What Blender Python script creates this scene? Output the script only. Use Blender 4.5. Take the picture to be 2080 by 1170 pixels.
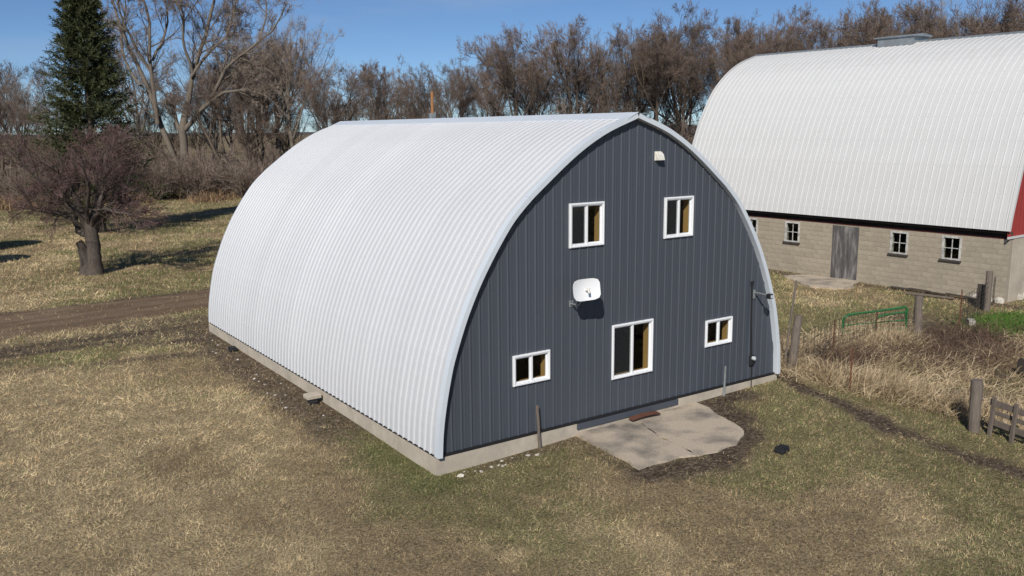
import bpy, math, random
import numpy as np
from mathutils import Matrix, Vector
for o in list(bpy.data.objects): bpy.data.objects.remove(o)
SC = bpy.context.scene
COL = SC.collection
R = math.radians
# ------------------------------------------------------------------ camera
CAMP = np.array([-8.046, -14.206, 6.263]); YAW, PIT, ROL, FPX = 0.6053, 0.17883, -0.00902, 1780.98
def cam_axes():
    f = np.array([math.sin(YAW)*math.cos(PIT), math.cos(YAW)*math.cos(PIT), -math.sin(PIT)])
    r = np.array([math.cos(YAW), -math.sin(YAW), 0]); u = np.cross(r, f)
    c, s = math.cos(ROL), math.sin(ROL)
    return np.array([c*r+s*u, -s*r+c*u, f])
RC = cam_axes()
cd = bpy.data.cameras.new('camera'); cam = bpy.data.objects.new('camera', cd); COL.objects.link(cam)
cd.sensor_width = 36; cd.lens = FPX*36/2080; cd.clip_end = 6000; cd.clip_start = .1
cam.matrix_world = Matrix(((RC[0][0], RC[1][0], -RC[2][0], CAMP[0]), (RC[0][1], RC[1][1], -RC[2][1], CAMP[1]), (RC[0][2], RC[1][2], -RC[2][2], CAMP[2]), (0, 0, 0, 1)))
SC.camera = cam
# ------------------------------------------------------------------ sky, sun, exposure
LD = np.array([.585, .552, -.596]); LD = LD/np.linalg.norm(LD)      # direction the light travels
W = bpy.data.worlds.new('World'); SC.world = W; W.use_nodes = True
nt = W.node_tree; bg = nt.nodes['Background']
sky = nt.nodes.new('ShaderNodeTexSky'); sky.sky_type = 'NISHITA'; sky.sun_disc = False
sky.sun_elevation = math.asin(-LD[2]); sky.sun_rotation = math.atan2(-LD[0], -LD[1]) % (2*math.pi)
sky.altitude = 1500; sky.air_density = .75; sky.dust_density = 0.05; sky.ozone_density = 4.5
# thin high cirrus, spread evenly over the whole dome
tc = nt.nodes.new('ShaderNodeTexCoord'); mp = nt.nodes.new('ShaderNodeMapping'); mp.inputs['Scale'].default_value = (1.2, 1.2, 9)
nz = nt.nodes.new('ShaderNodeTexNoise'); nz.inputs['Scale'].default_value = 2.2; nz.inputs['Detail'].default_value = 7; nz.inputs['Roughness'].default_value = .6
rp = nt.nodes.new('ShaderNodeValToRGB'); rp.color_ramp.elements[0].position = .48; rp.color_ramp.elements[1].position = .8
rp.color_ramp.elements[1].color = (.22, .22, .22, 1)
mx = nt.nodes.new('ShaderNodeMixRGB'); mx.inputs[2].default_value = (6.5, 7.2, 8.0, 1)
nt.links.new(tc.outputs['Generated'], mp.inputs[0]); nt.links.new(mp.outputs[0], nz.inputs[0]); nt.links.new(nz.outputs[0], rp.inputs[0])
nt.links.new(rp.outputs[0], mx.inputs[0]); tint = nt.nodes.new('ShaderNodeMixRGB'); tint.blend_type = 'MULTIPLY'; tint.inputs[0].default_value = 1; tint.inputs[2].default_value = (.90, .99, 1.07, 1); nt.links.new(sky.outputs[0], tint.inputs[1]); nt.links.new(tint.outputs[0], mx.inputs[1]); nt.links.new(mx.outputs[0], bg.inputs[0])
bg.inputs[1].default_value = .07
sl = bpy.data.lights.new('sun', 'SUN'); sl.energy = 3.85; sl.angle = R(.53); sl.color = (1, .95, .87)
so = bpy.data.objects.new('sun', sl); COL.objects.link(so); so.location = (-30, -30, 40)
so.rotation_euler = Vector(LD).to_track_quat('-Z', 'Y').to_euler()
SC.view_settings.view_transform = 'Standard'; SC.view_settings.look = 'None'; SC.view_settings.gamma = 1
SC.view_settings.exposure = .1; SC.view_settings.use_curve_mapping = False
SC.render.resolution_x = 1024; SC.render.resolution_y = 576
# ------------------------------------------------------------------ helpers
rng = np.random.default_rng(7)
def ray(px, py): return np.array([(px-1040)/FPX, -(py-585)/FPX, 1]) @ RC
def at_dist(px, D):
    d = ray(px, 275); d = d/np.linalg.norm(d[:2]); return (CAMP+D*d)[:2]
def z_at(px, py, D):
    d = ray(px, py); return CAMP[2]+D*d[2]/np.linalg.norm(d[:2])
def _h(i, j, s): 
    n = (i.astype(np.int64)*374761393 + j.astype(np.int64)*668265263 + s*1442695041) & 0xffffffff
    n = ((n ^ (n >> 13))*1274126177) & 0xffffffff
    return ((n ^ (n >> 16)) & 0xffff)/65535.
def vnoise(x, y, s=0):
    x = np.asarray(x, float); y = np.asarray(y, float)
    i, j = np.floor(x), np.floor(y); u, v = x-i, y-j; u = u*u*(3-2*u); v = v*v*(3-2*v)
    return (_h(i, j, s)*(1-u)+_h(i+1, j, s)*u)*(1-v)+(_h(i, j+1, s)*(1-u)+_h(i+1, j+1, s)*u)*v
def fbm(x, y, s=0, o=4):
    a, t, r = .5, 0, 0
    for k in range(o): r = r+a*vnoise(x*2**k, y*2**k, s+k); t += a; a *= .55
    return r/t
def sst(e0, e1, x): t = np.clip((np.asarray(x, float)-e0)/(e1-e0), 0, 1); return t*t*(3-2*t)
def gz(x, y):
    x = np.asarray(x, float); y = np.asarray(y, float)
    return (-.30-.08*np.exp(-(x**2+y**2)/9)+.11*np.exp(-((x-10)**2+y**2)/10)+.04*np.exp(-((x-5)**2+(y+1)**2)/5)
            + .05*(fbm(x*.22, y*.22, 3, 3)-.5)*sst(1.0, 4, np.maximum(np.abs(x-5)-5, np.abs(y-7.5)-7.5)))
class MB:
    def __init__(s): s.v = []; s.f = []; s.n = 0
    def add(s, v, f):
        v = np.asarray(v, float).reshape(-1, 3); s.v.append(v); s.f += [tuple(int(i)+s.n for i in q) for q in f]; s.n += len(v); return s
    def box(s, x0, x1, y0, y1, z0, z1, M=None):
        v = np.array([(x, y, z) for x in (x0, x1) for y in (y0, y1) for z in (z0, z1)], float)
        if M is not None: v = v @ np.array(M)[:3, :3].T + np.array(M)[:3, 3]
        return s.add(v, [(0, 1, 3, 2), (4, 6, 7, 5), (0, 4, 5, 1), (2, 3, 7, 6), (0, 2, 6, 4), (1, 5, 7, 3)])
    def cbox(s, c, size, b=.01, M=None):      # chamfered box
        h = np.array(size)/2.; b = min(b, h.min()*.49); v = []; idx = {}
        for sx in (-1, 1):
            for sy in (-1, 1):
                for sz in (-1, 1):
                    for ax in range(3):
                        p = np.array([sx, sy, sz])*h; q = np.array([sx, sy, sz])*b
                        for k in range(3):
                            if k != ax: p[k] -= q[k]
                        idx[(sx, sy, sz, ax)] = len(v); v.append(p)
        f = []; S = (-1, 1)
        for ax in range(3):
            a, c2 = [k for k in range(3) if k != ax]
            for sg in S:
                q = []
                for (i, j) in ((-1, -1), (1, -1), (1, 1), (-1, 1)):
                    t = [0, 0, 0]; t[ax] = sg; t[a] = i; t[c2] = j; q.append(idx[(*t, ax)])
                f.append(q)
            for i in S:
                for j in S:
                    q = []
                    for (sg, w) in ((-1, a), (1, a), (1, c2), (-1, c2)):
                        t = [0, 0, 0]; t[ax] = sg; t[a] = i; t[c2] = j; q.append(idx[(*t, w)])
                    f.append(q)
        for sx in S:
            for sy in S:
                for sz in S: f.append([idx[(sx, sy, sz, k)] for k in range(3)])
        v = np.array(v)
        if M is not None: v = v @ np.array(M)[:3, :3].T
        return s.add(v+np.array(c), f)
    def tube(s, pts, rad, n=8, cap=True):
        pts = np.asarray(pts, float); rad = np.broadcast_to(rad, (len(pts),)); t = np.gradient(pts, axis=0); t /= np.linalg.norm(t, axis=1)[:, None]+1e-9
        ref = np.array([0, 0, 1.]) if abs(t[0][2]) < .9 else np.array([1., 0, 0])
        u = np.cross(t, ref); u /= np.linalg.norm(u, axis=1)[:, None]+1e-9; w = np.cross(t, u)
        a = np.arange(n)*2*math.pi/n
        v = pts[:, None]+rad[:, None, None]*(np.cos(a)[None, :, None]*u[:, None]+np.sin(a)[None, :, None]*w[:, None])
        f = [(i*n+j, i*n+(j+1) % n, (i+1)*n+(j+1) % n, (i+1)*n+j) for i in range(len(pts)-1) for j in range(n)]
        if cap: f += [tuple(range(n))[::-1], tuple((len(pts)-1)*n+j for j in range(n))]
        return s.add(v, f)
    def prism(s, poly, z0, z1):
        n = len(poly); v = [(x, y, z0) for x, y in poly]+[(x, y, z1) for x, y in poly]
        return s.add(v, [tuple(range(n))[::-1], tuple(range(n, 2*n))]+[(i, (i+1) % n, n+(i+1) % n, n+i) for i in range(n)])
    def build(s, name, mat, parent=None, smooth=False, loc=None):
        me = bpy.data.meshes.new(name); me.from_pydata(np.concatenate(s.v).tolist(), [], s.f); me.update()
        import bmesh
        b = bmesh.new(); b.from_mesh(me); bmesh.ops.recalc_face_normals(b, faces=b.faces); b.to_mesh(me); b.free()
        return link(name, me, mat, parent, smooth, loc)
def link(name, me, mat, parent=None, smooth=False, loc=None):
    o = bpy.data.objects.new(name, me); COL.objects.link(o)
    if mat and not me.materials: me.materials.append(mat)
    if smooth: me.polygons.foreach_set('use_smooth', [True]*len(me.polygons))
    if parent: o.parent = parent
    if loc is not None: o.location = loc
    return o
def fastmesh(name, v, quads=None, tris=None, attrs=None, smooth=False):
    me = bpy.data.meshes.new(name); v = np.asarray(v, np.float32).reshape(-1, 3)
    q = np.zeros((0, 4), np.int32) if quads is None else np.asarray(quads, np.int32).reshape(-1, 4)
    t = np.zeros((0, 3), np.int32) if tris is None else np.asarray(tris, np.int32).reshape(-1, 3)
    me.vertices.add(len(v)); me.vertices.foreach_set('co', v.ravel())
    me.loops.add(q.size+t.size); me.loops.foreach_set('vertex_index', np.concatenate([q.ravel(), t.ravel()]).astype(np.int32))
    me.polygons.add(len(q)+len(t))
    st = np.concatenate([np.arange(len(q))*4, len(q)*4+np.arange(len(t))*3]).astype(np.int32)
    me.polygons.foreach_set('loop_start', st)
    if smooth: me.polygons.foreach_set('use_smooth', np.ones(len(q)+len(t), bool))
    for k, a in (attrs or {}).items():
        a = np.asarray(a, np.float32)
        if a.ndim == 1: at = me.attributes.new(k, 'FLOAT', 'POINT'); at.data.foreach_set('value', a)
        else: at = me.attributes.new(k, 'FLOAT_COLOR', 'POINT'); at.data.foreach_set('color', np.concatenate([a, np.ones((len(a), 1), np.float32)], 1).ravel())
    me.update(calc_edges=True); me.validate(); return me
def thing(name, label, cat, loc=(0, 0, 0), rz=0, group=None):
    o = bpy.data.objects.new(name, None); COL.objects.link(o); o.location = loc; o.rotation_euler = (0, 0, rz); o.empty_display_size = .2
    o['label'] = label; o['category'] = cat
    if group: o['group'] = group
    return o
def tag(o, label, cat, group=None):
    o['label'] = label; o['category'] = cat
    if group: o['group'] = group
    return o
def copy_tree(root, loc, rz=0, sc=1.0, label=None):
    r = root.copy(); COL.objects.link(r); r.location = loc; r.rotation_euler = (0, 0, rz); r.scale = (sc if np.ndim(sc) else (sc, sc, sc))
    if label: r['label'] = label
    for ch in list(root.children):
        c = ch.copy(); COL.objects.link(c); c.parent = r
    return r
# ------------------------------------------------------------------ materials
def mat(name, col, rough=.8, var=.15, scale=6., bump=0., bscale=None, metal=0., spec=.3, obj_var=0., stretch=None, col2=None, c2amt=.5, c2scale=1.5, attr=None):
    m = bpy.data.materials.new(name); m.use_nodes = True; n = m.node_tree.nodes; l = m.node_tree.links
    b = n['Principled BSDF']; b.inputs['Roughness'].default_value = rough; b.inputs['Metallic'].default_value = metal
    b.inputs['Specular IOR Level'].default_value = spec
    tcn = n.new('ShaderNodeTexCoord'); mpn = n.new('ShaderNodeMapping'); l.new(tcn.outputs['Object'], mpn.inputs[0])
    if stretch: mpn.inputs['Scale'].default_value = stretch
    nzn = n.new('ShaderNodeTexNoise'); nzn.inputs['Scale'].default_value = scale; nzn.inputs['Detail'].default_value = 6; nzn.inputs['Roughness'].default_value = .65
    l.new(mpn.outputs[0], nzn.inputs[0])
    if attr:
        base = n.new('ShaderNodeAttribute'); base.attribute_name = attr; cout = base.outputs['Color']
    else:
        base = n.new('ShaderNodeRGB'); base.outputs[0].default_value = (*col, 1); cout = base.outputs[0]
    if col2 is not None:
        n2 = n.new('ShaderNodeTexNoise'); n2.inputs['Scale'].default_value = c2scale; n2.inputs['Detail'].default_value = 5; l.new(mpn.outputs[0], n2.inputs[0])
        r2 = n.new('ShaderNodeMapRange'); r2.inputs[1].default_value = .45; r2.inputs[2].default_value = .7; r2.inputs[4].default_value = c2amt; l.new(n2.outputs[0], r2.inputs[0])
        m2 = n.new('ShaderNodeMixRGB'); m2.inputs[2].default_value = (*col2, 1); l.new(r2.outputs[0], m2.inputs[0]); l.new(cout, m2.inputs[1]); cout = m2.outputs[0]
    mr = n.new('ShaderNodeMapRange'); mr.inputs[1].default_value = .25; mr.inputs[2].default_value = .75; mr.inputs[3].default_value = 1-var; mr.inputs[4].default_value = 1+var
    l.new(nzn.outputs[0], mr.inputs[0]); val = mr.outputs[0]
    if obj_var:
        oi = n.new('ShaderNodeObjectInfo'); orr = n.new('ShaderNodeMapRange'); orr.inputs[3].default_value = 1-obj_var; orr.inputs[4].default_value = 1+obj_var
        l.new(oi.outputs['Random'], orr.inputs[0]); mm = n.new('ShaderNodeMath'); mm.operation = 'MULTIPLY'; l.new(val, mm.inputs[0]); l.new(orr.outputs[0], mm.inputs[1]); val = mm.outputs[0]
    vm = n.new('ShaderNodeVectorMath'); vm.operation = 'SCALE'; l.new(cout, vm.inputs[0]); l.new(val, vm.inputs['Scale'])
    l.new(vm.outputs[0], b.inputs['Base Color'])
    if bump:
        nb = n.new('ShaderNodeTexNoise'); nb.inputs['Scale'].default_value = bscale or scale*3; nb.inputs['Detail'].default_value = 5; l.new(mpn.outputs[0], nb.inputs[0])
        bn = n.new('ShaderNodeBump'); bn.inputs['Strength'].default_value = bump; bn.inputs['Distance'].default_value = .02; l.new(nb.outputs[0], bn.inputs['Height']); l.new(bn.outputs[0], b.inputs['Normal'])
    return m
M = {}
M['white_metal'] = mat('white_painted_steel', (.575, .587, .605), .40, .035, .7, .12, 1.1, spec=.4, stretch=(1, 1, .25), obj_var=.03)
M['white_trim'] = mat('white_trim_steel', (.64, .69, .74), .35, .03, 2, spec=.45)
M['old_white'] = mat('aged_white_steel', (.63, .63, .62), .5, .05, .8, spec=.35, stretch=(1, 1, .2), col2=(.52, .51, .49), c2amt=.35, c2scale=.9)
M['grey_metal'] = mat('charcoal_painted_steel', (.068, .078, .097), .42, .06, .8, .12, 1.3, spec=.45, stretch=(1, 1, .2), obj_var=.035)
M['black'] = mat('black_rubber', (.02, .02, .022), .6, .1)
M['concrete'] = mat('concrete', (.50, .44, .355), .92, .16, 5, .25, 40, col2=(.34, .30, .245), c2amt=.6, c2scale=1.2)
M['slab'] = mat('weathered_concrete', (.53, .445, .345), .95, .36, 30, .8, 70, col2=(.20, .18, .155), c2amt=1., c2scale=1.3)
M['vinyl'] = mat('white_vinyl', (.85, .86, .87), .35, .02, spec=.5)
M['wood'] = mat('pine_wood', (.52, .30, .11), .7, .2, 3, .1, stretch=(8, 8, 1))
M['oldwood'] = mat('weathered_grey_wood', (.17, .14, .115), .9, .35, 5, .5, 14, stretch=(7, 7, .7))
M['darkwood'] = mat('dark_rotten_or_shaded_wood', (.07, .058, .048), .95, .35, 5, .4, 14)  # also carries the painted eave shade on the far barn's plate
M['interior'] = mat('dim_interior_boards', (.10, .075, .055), .9, .3, 3)
M['block'] = mat('cinder_block', (.375, .325, .25), .95, .14, 7, .35, 60, obj_var=.08, col2=(.31, .265, .20), c2amt=.5, c2scale=.7)
M['mortar'] = mat('mortar', (.345, .30, .235), .95, .1)
M['stone'] = mat('fieldstone', (.50, .46, .40), .9, .25, 5, .5, 20, obj_var=.2)
M['red'] = mat('red_painted_steel', (.34, .045, .04), .5, .08, 1)
M['galv'] = mat('galvanised_steel', (.36, .39, .40), .45, .2, 4, metal=.5, col2=(.22, .23, .22), c2amt=.5)
M['rust'] = mat('rusty_steel', (.13, .055, .035), .85, .3, 12)
M['green_paint'] = mat('green_painted_pipe', (.012, .13, .035), .45, .1)
M['wire'] = mat('old_fence_wire', (.06, .055, .05), .7, .1)
M['white_rock'] = mat('white_limestone', (.72, .68, .58), .9, .1, 8, .3)
M['bark'] = mat('grey_brown_bark', (.14, .108, .083), .95, .3, 5, .8, 14, stretch=(3, 3, .6))
M['bark_pale'] = mat('pale_grey_bark', (.17, .143, .115), .95, .3, 4, .8, 10, stretch=(3, 3, .6))
M['bark_dark'] = mat('dark_bark', (.095, .077, .064), .95, .45, 5, 1., 14, stretch=(3, 3, .6))
M['twig'] = mat('brown_twigs', (.19, .143, .116), .9, .2, 1.5, obj_var=.18)
M['twig_grey'] = mat('grey_twigs', (.27, .215, .175), .9, .2, 1.5, obj_var=.12)
M['twig_red'] = mat('purplish_twigs', (.15, .095, .086), .85, .2, 2)
M['needle'] = mat('spruce_needles', (.052, .064, .026), .75, .35, 1.2, col2=(.10, .088, .035), c2amt=.6, c2scale=2.5)
M['polewood'] = mat('treated_pole_wood', (.34, .17, .07), .85, .2, 4, stretch=(6, 6, .6))
M['lampglass'] = mat('frosted_lens', (.55, .58, .6), .2, .02, spec=.6)
M['beige'] = mat('beige_plastic', (.74, .71, .64), .5, .08)
def glass_mat():
    m = bpy.data.materials.new('window_glass'); m.use_nodes = True; n = m.node_tree.nodes; l = m.node_tree.links
    n.remove(n['Principled BSDF']); o = n['Material Output']; t = n.new('ShaderNodeBsdfTransparent'); t.inputs[0].default_value = (.86, .89, .88, 1)
    g = n.new('ShaderNodeBsdfGlossy'); g.inputs['Roughness'].default_value = .02; lw = n.new('ShaderNodeLayerWeight'); lw.inputs[0].default_value = .5; pw = n.new('ShaderNodeMath'); pw.operation = 'POWER'; pw.inputs[1].default_value = 4.; l.new(lw.outputs['Facing'], pw.inputs[0]); f = n.new('ShaderNodeMath'); f.operation = 'MULTIPLY_ADD'; f.inputs[1].default_value = .7; f.inputs[2].default_value = .02; l.new(pw.outputs[0], f.inputs[0])
    x = n.new('ShaderNodeMixShader'); l.new(f.outputs[0], x.inputs[0]); l.new(t.outputs[0], x.inputs[1]); l.new(g.outputs[0], x.inputs[2]); l.new(x.outputs[0], o.inputs[0]); return m
M['glass'] = glass_mat()
M['darkred'] = mat('faded_dark_red_paint', (.11, .02, .018), .8, .3, 4)
M['peel'] = mat('peeling_white_paint', (.55, .54, .51), .8, .25, 9, col2=(.22, .20, .18), c2amt=.8, c2scale=6)
def screen_mat():
    m = bpy.data.materials.new('insect_screen'); m.use_nodes = True; n = m.node_tree.nodes; l = m.node_tree.links
    b = n['Principled BSDF']; b.inputs['Base Color'].default_value = (.05, .055, .06, 1); t = n.new('ShaderNodeBsdfTransparent'); x = n.new('ShaderNodeMixShader'); x.inputs[0].default_value = .3
    l.new(t.outputs[0], x.inputs[1]); l.new(b.outputs[0], x.inputs[2]); l.new(x.outputs[0], n['Material Output'].inputs[0]); return m
M['screen'] = screen_mat()
# ------------------------------------------------------------------ ground masks
def seg_d(x, y, pts):
    d = np.full(np.shape(x), 1e9)
    for (a, b), (c, e) in zip(pts[:-1], pts[1:]):
        vx, vy = c-a, e-b; t = np.clip(((x-a)*vx+(y-b)*vy)/(vx*vx+vy*vy), 0, 1); d = np.minimum(d, np.hypot(x-a-t*vx, y-b-t*vy))
    return d
def drive_edges(x): return 17.9+.15*(x+5.9), 22.7+.075*(x+5.6)
SLAB = [(3.40, -.07), (3.32, -1.14), (3.18, -2.28), (3.6, -2.27), (3.9, -2.33), (4.2, -2.32), (4.54, -2.5), (5.08, -2.58), (5.5, -2.5), (5.9, -2.42), (6.25, -2.25), (6.52, -1.97), (6.72, -1.4), (6.93, -.75), (7.1, -.07)]
def in_poly(x, y, P):
    r = np.zeros(np.shape(x), bool); n = len(P)
    for i in range(n):
        (a, b), (c, e) = P[i], P[(i+1) % n]
        if b == e: continue
        r ^= ((b > y) != (e > y)) & (x < (c-a)*(y-b)/(e-b)+a)
    return r
def masks(x, y):
    n1 = fbm(x*1.3, y*1.3, 11); n2 = fbm(x*.35, y*.35, 21); n3 = fbm(x*4, y*4, 31, 3)
    lo, hi = drive_edges(x)
    on = sst(-.5, .5, np.minimum(y-lo, hi-y)+(n1-.5)*1.4)
    dirt = on*.95
    apron = sst(11.8, 13.4, y+.25*(x+4))*sst(17.6, 16.2, y)*sst(2.2, 0, x)*sst(.34, .48, fbm(x*.3, y*.95, 41))
    dirt = np.maximum(dirt, apron*.95)
    wall = sst(1.25, .45, np.abs(x+.35)+(n1-.5)*.9)*sst(1.5, 4, y)*sst(17.5, 15.5, y); dirt = np.maximum(dirt, wall*.85)
    back = sst(1.5, .3, np.maximum(np.abs(x+.5)-1.8, np.abs(y-16.3)-1)+(n1-.5)); dirt = np.maximum(dirt, back*.7)
    sd = seg_d(x, y, [(3.3, -2.65), (4.6, -2.85), (6.2, -2.35), (7.0, -1.4), (7.3, -.4), (8.3, -.25)])
    dirt = np.maximum(dirt, sst(.75, .2, sd+(n1-.5)*.7))
    sl2 = seg_d(x, y, [(3.1, -.2), (3.2, -1.2), (3.05, -2.3)]); dirt = np.maximum(dirt, .55*sst(.3, .08, sl2+(n1-.5)*.3))
    tr = seg_d(x, y, [(10.4, .0), (9.95, -1.1), (9.3, -3.7), (9.05, -5.4), (8.7, -8.5), (7.5, -14)])
    dirt = np.maximum(dirt, sst(.5, .18, tr+(n1-.5)*.75)*1.0)
    fr = sst(.35, .1, np.abs(y+.2)+(n1-.5)*.4)*sst(.3, 1.2, x)*sst(4, 3, x); dirt = np.maximum(dirt, fr*.7)
    fen = sst(10.2, 11.2, x+(y*-.12)*0+.17*y)*sst(23, 19, x)*sst(5, 2, y)
    dirt = np.maximum(dirt, fen*sst(.5, .66, fbm(x*.55, y*.55, 51))*.9)
    d2 = sst(1.6, .5, np.hypot((x-18.8)*.6, y+.3)+(n1-.5)); dirt = np.maximum(dirt, d2*.8)
    bw = np.abs(x+.035*y-25.0); dirt = np.maximum(dirt, sst(.7, .2, bw+(n1-.5)*.6)*sst(19, 17, y)*sst(-2, 1, y)*.8)
    green = .9*sst(.6, .15, np.hypot(np.maximum(0, np.abs(x+.3)-.2), np.maximum(0, np.abs(y-1.9)-2.3))+(n1-.5)*.7)
    green = np.maximum(green, .7*sst(.55, .15, np.abs(y+.35)+(n1-.5)*.5)*sst(.8, 1.6, x)*sst(3.4, 2.8, x))
    green = np.maximum(green, .55*sst(.8, .2, np.abs(y+.4)+(n1-.5)*.6)*sst(7.6, 8.6, x)*sst(10.3, 9.8, x))
    green = np.maximum(green, 1.2*sst(1.9, .9, np.hypot((x-22.3)*.8, y+.2)+(n1-.5)*1.2))
    green = np.maximum(green, 1.*sst(1.3, .5, np.hypot((x-19.8)*.6, y+2.6)+(n1-.5)*1.2))
    green = np.maximum(green, .54*sst(.42, .62, n2+.18*sst(-3, 4, x)*sst(-9, -2, y)*sst(8, 1, y)-.1*sst(1, -6, x)))
    green = np.maximum(green, .5*sst(.5, .65, fbm(x*.12, y*.12, 61))*sst(20, 28, y))
    straw = sst(.40, .70, fbm(x*.5+3, y*.28, 71)+.22*sst(-1, -6, x)*sst(14, 4, y)-.06*sst(-3, 4, x))
    straw = np.maximum(straw, .9*sst(15.8, 17., y)*sst(.6, -.2, y-lo)*sst(6, 2, x))
    return np.clip(dirt, 0, 1), np.clip(green, 0, 1)*(1-.7*np.clip(dirt, 0, 1)), straw, fen, n3
# ------------------------------------------------------------------ ground sheet
def axis(a, b, st, far):
    core = np.arange(a, b+1e-6, st); out = []; s, p = st, b
    while p < far: s *= 1.22; p += s; out.append(p)
    lo = []; s, p = st, a
    while p > -far: s *= 1.22; p -= s; lo.append(p)
    return np.array(lo[::-1]+list(core)+out)
gx, gy = axis(-14, 28, .25, 4500), axis(-12, 44, .28, 4500)
GX, GY = np.meshgrid(gx, gy); fx, fy = GX.ravel(), GY.ravel()
dm, gm, sm, fm, _ = masks(fx, fy)
GZ = gz(fx, fy)
far = sst(70, 120, np.hypot(fx-5, fy)); GZ = GZ*(1-far)+far*(-.6+1.5*(fbm(fx*.004, fy*.004, 5)-.5))
nx, ny = len(gx), len(gy); ii = (np.arange(ny-1)[:, None]*nx+np.arange(nx-1)[None]).ravel()
me = fastmesh('ground', np.stack([fx, fy, GZ], 1), quads=np.stack([ii, ii+1, ii+nx+1, ii+nx], 1), smooth=True,
              attrs={'dirt': dm, 'green': gm, 'straw': sm, 'field': sst(85, 120, np.hypot(fx+8, fy+14))})
def ground_mat():
    m = bpy.data.materials.new('lawn_ground'); m.use_nodes = True; n = m.node_tree.nodes; l = m.node_tree.links; b = n['Principled BSDF']
    b.inputs['Roughness'].default_value = .95; b.inputs['Specular IOR Level'].default_value = .1
    tcn = n.new('ShaderNodeTexCoord')
    def noise(sc, det=6, r=.65):
        q = n.new('ShaderNodeTexNoise'); q.inputs['Scale'].default_value = sc; q.inputs['Detail'].default_value = det; q.inputs['Roughness'].default_value = r; l.new(tcn.outputs['Object'], q.inputs[0]); return q.outputs[0]
    def ramp(inp, stops):
        q = n.new('ShaderNodeValToRGB'); e = q.color_ramp.elements
        while len(e) < len(stops): e.new(.5)
        for k, (p, c) in enumerate(stops): e[k].position = p; e[k].color = (*c, 1)
        l.new(inp, q.inputs[0]); return q.outputs[0]
    def mixc(f, a, c):
        q = n.new('ShaderNodeMixRGB'); l.new(f, q.inputs[0]); l.new(a, q.inputs[1]); l.new(c, q.inputs[2]); return q.outputs[0]
    def attr(k, amp=.5):
        q = n.new('ShaderNodeAttribute'); q.attribute_name = k; nn = noise(9, 5); a = n.new('ShaderNodeMath'); a.operation = 'MULTIPLY_ADD'; a.inputs[1].default_value = amp; l.new(nn, a.inputs[0])
        s = n.new('ShaderNodeMath'); s.operation = 'SUBTRACT'; s.inputs[1].default_value = amp*.5; l.new(q.outputs['Fac'], a.inputs[2]); l.new(a.outputs[0], s.inputs[0]); s.use_clamp = True; return s.outputs[0]
    fine = noise(22, 8, .8); mid = noise(2.2)
    thatch = ramp(fine, [(.39, (.10, .076, .047)), (.5, (.28, .213, .128)), (.61, (.50, .40, .25))])
    strawc = ramp(fine, [(.39, (.15, .113, .068)), (.5, (.37, .29, .175)), (.61, (.60, .49, .31))])
    greenc = ramp(fine, [(.39, (.045, .05, .019)), (.5, (.15, .152, .062)), (.61, (.31, .285, .14))])
    dirtc = ramp(noise(11, 9, .7), [(.36, (.035, .025, .018)), (.5, (.105, .077, .055)), (.64, (.26, .205, .155))])
    fieldc = ramp(noise(.03, 6), [(.35, (.13, .10, .06)), (.5, (.22, .17, .10)), (.65, (.28, .22, .13))])
    c = mixc(attr('straw', .3), thatch, strawc); c = mixc(attr('green', .5), c, greenc); c = mixc(attr('dirt', .7), c, dirtc)
    fa = n.new('ShaderNodeAttribute'); fa.attribute_name = 'field'; c = mixc(fa.outputs['Fac'], c, fieldc)
    vm = n.new('ShaderNodeMapRange'); vm.inputs[1].default_value = .3; vm.inputs[2].default_value = .7; vm.inputs[3].default_value = .8; vm.inputs[4].default_value = 1.2; l.new(mid, vm.inputs[0])
    sc = n.new('ShaderNodeVectorMath'); sc.operation = 'SCALE'; l.new(c, sc.inputs[0]); l.new(vm.outputs[0], sc.inputs['Scale']); l.new(sc.outputs[0], b.inputs['Base Color'])
    bn = n.new('ShaderNodeBump'); bn.inputs['Strength'].default_value = .9; bn.inputs['Distance'].default_value = .07; l.new(noise(18, 8, .8), bn.inputs['Height']); l.new(bn.outputs[0], b.inputs['Normal'])
    return m
M['ground'] = ground_mat()
g = link('ground', me, M['ground']); g['kind'] = 'structure'
# dirt driveway: a slightly raised sheet with ragged edges and two wheel ruts
xs = np.arange(-60, 70, .4); rows = np.linspace(0, 1, 15); V = []
for r_ in rows:
    lo, hi = drive_edges(xs); e = (.55*(fbm(xs*.5, xs*0+9, 81)-.5) if r_ < .5 else .55*(fbm(xs*.5, xs*0+3, 91)-.5))*abs(2*r_-1)*2
    y = lo+(hi-lo)*r_+e; rut = -.03*np.exp(-((r_-.3)/.09)**2)-.03*np.exp(-((r_-.72)/.09)**2)
    z = gz(xs, y)+.035+rut-.06*(abs(2*r_-1) > .99)+.012*(fbm(xs*2, y*2, 15)-.5); V.append(np.stack([xs, y, z], 1))
V = np.concatenate(V); n_ = len(xs); ii = (np.arange(14)[:, None]*n_+np.arange(n_-1)[None]).ravel()
M['drive'] = mat('packed_dirt', (.15, .100, .062), .95, .3, 5, .6, 25, stretch=(.35, 1.6, 1), col2=(.26, .19, .125), c2amt=.7, c2scale=1.3)
dr = link('dirt_driveway', fastmesh('dirt_driveway', V, quads=np.stack([ii, ii+1, ii+n_+1, ii+n_], 1), smooth=True), M['drive']); dr['kind'] = 'structure'
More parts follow.
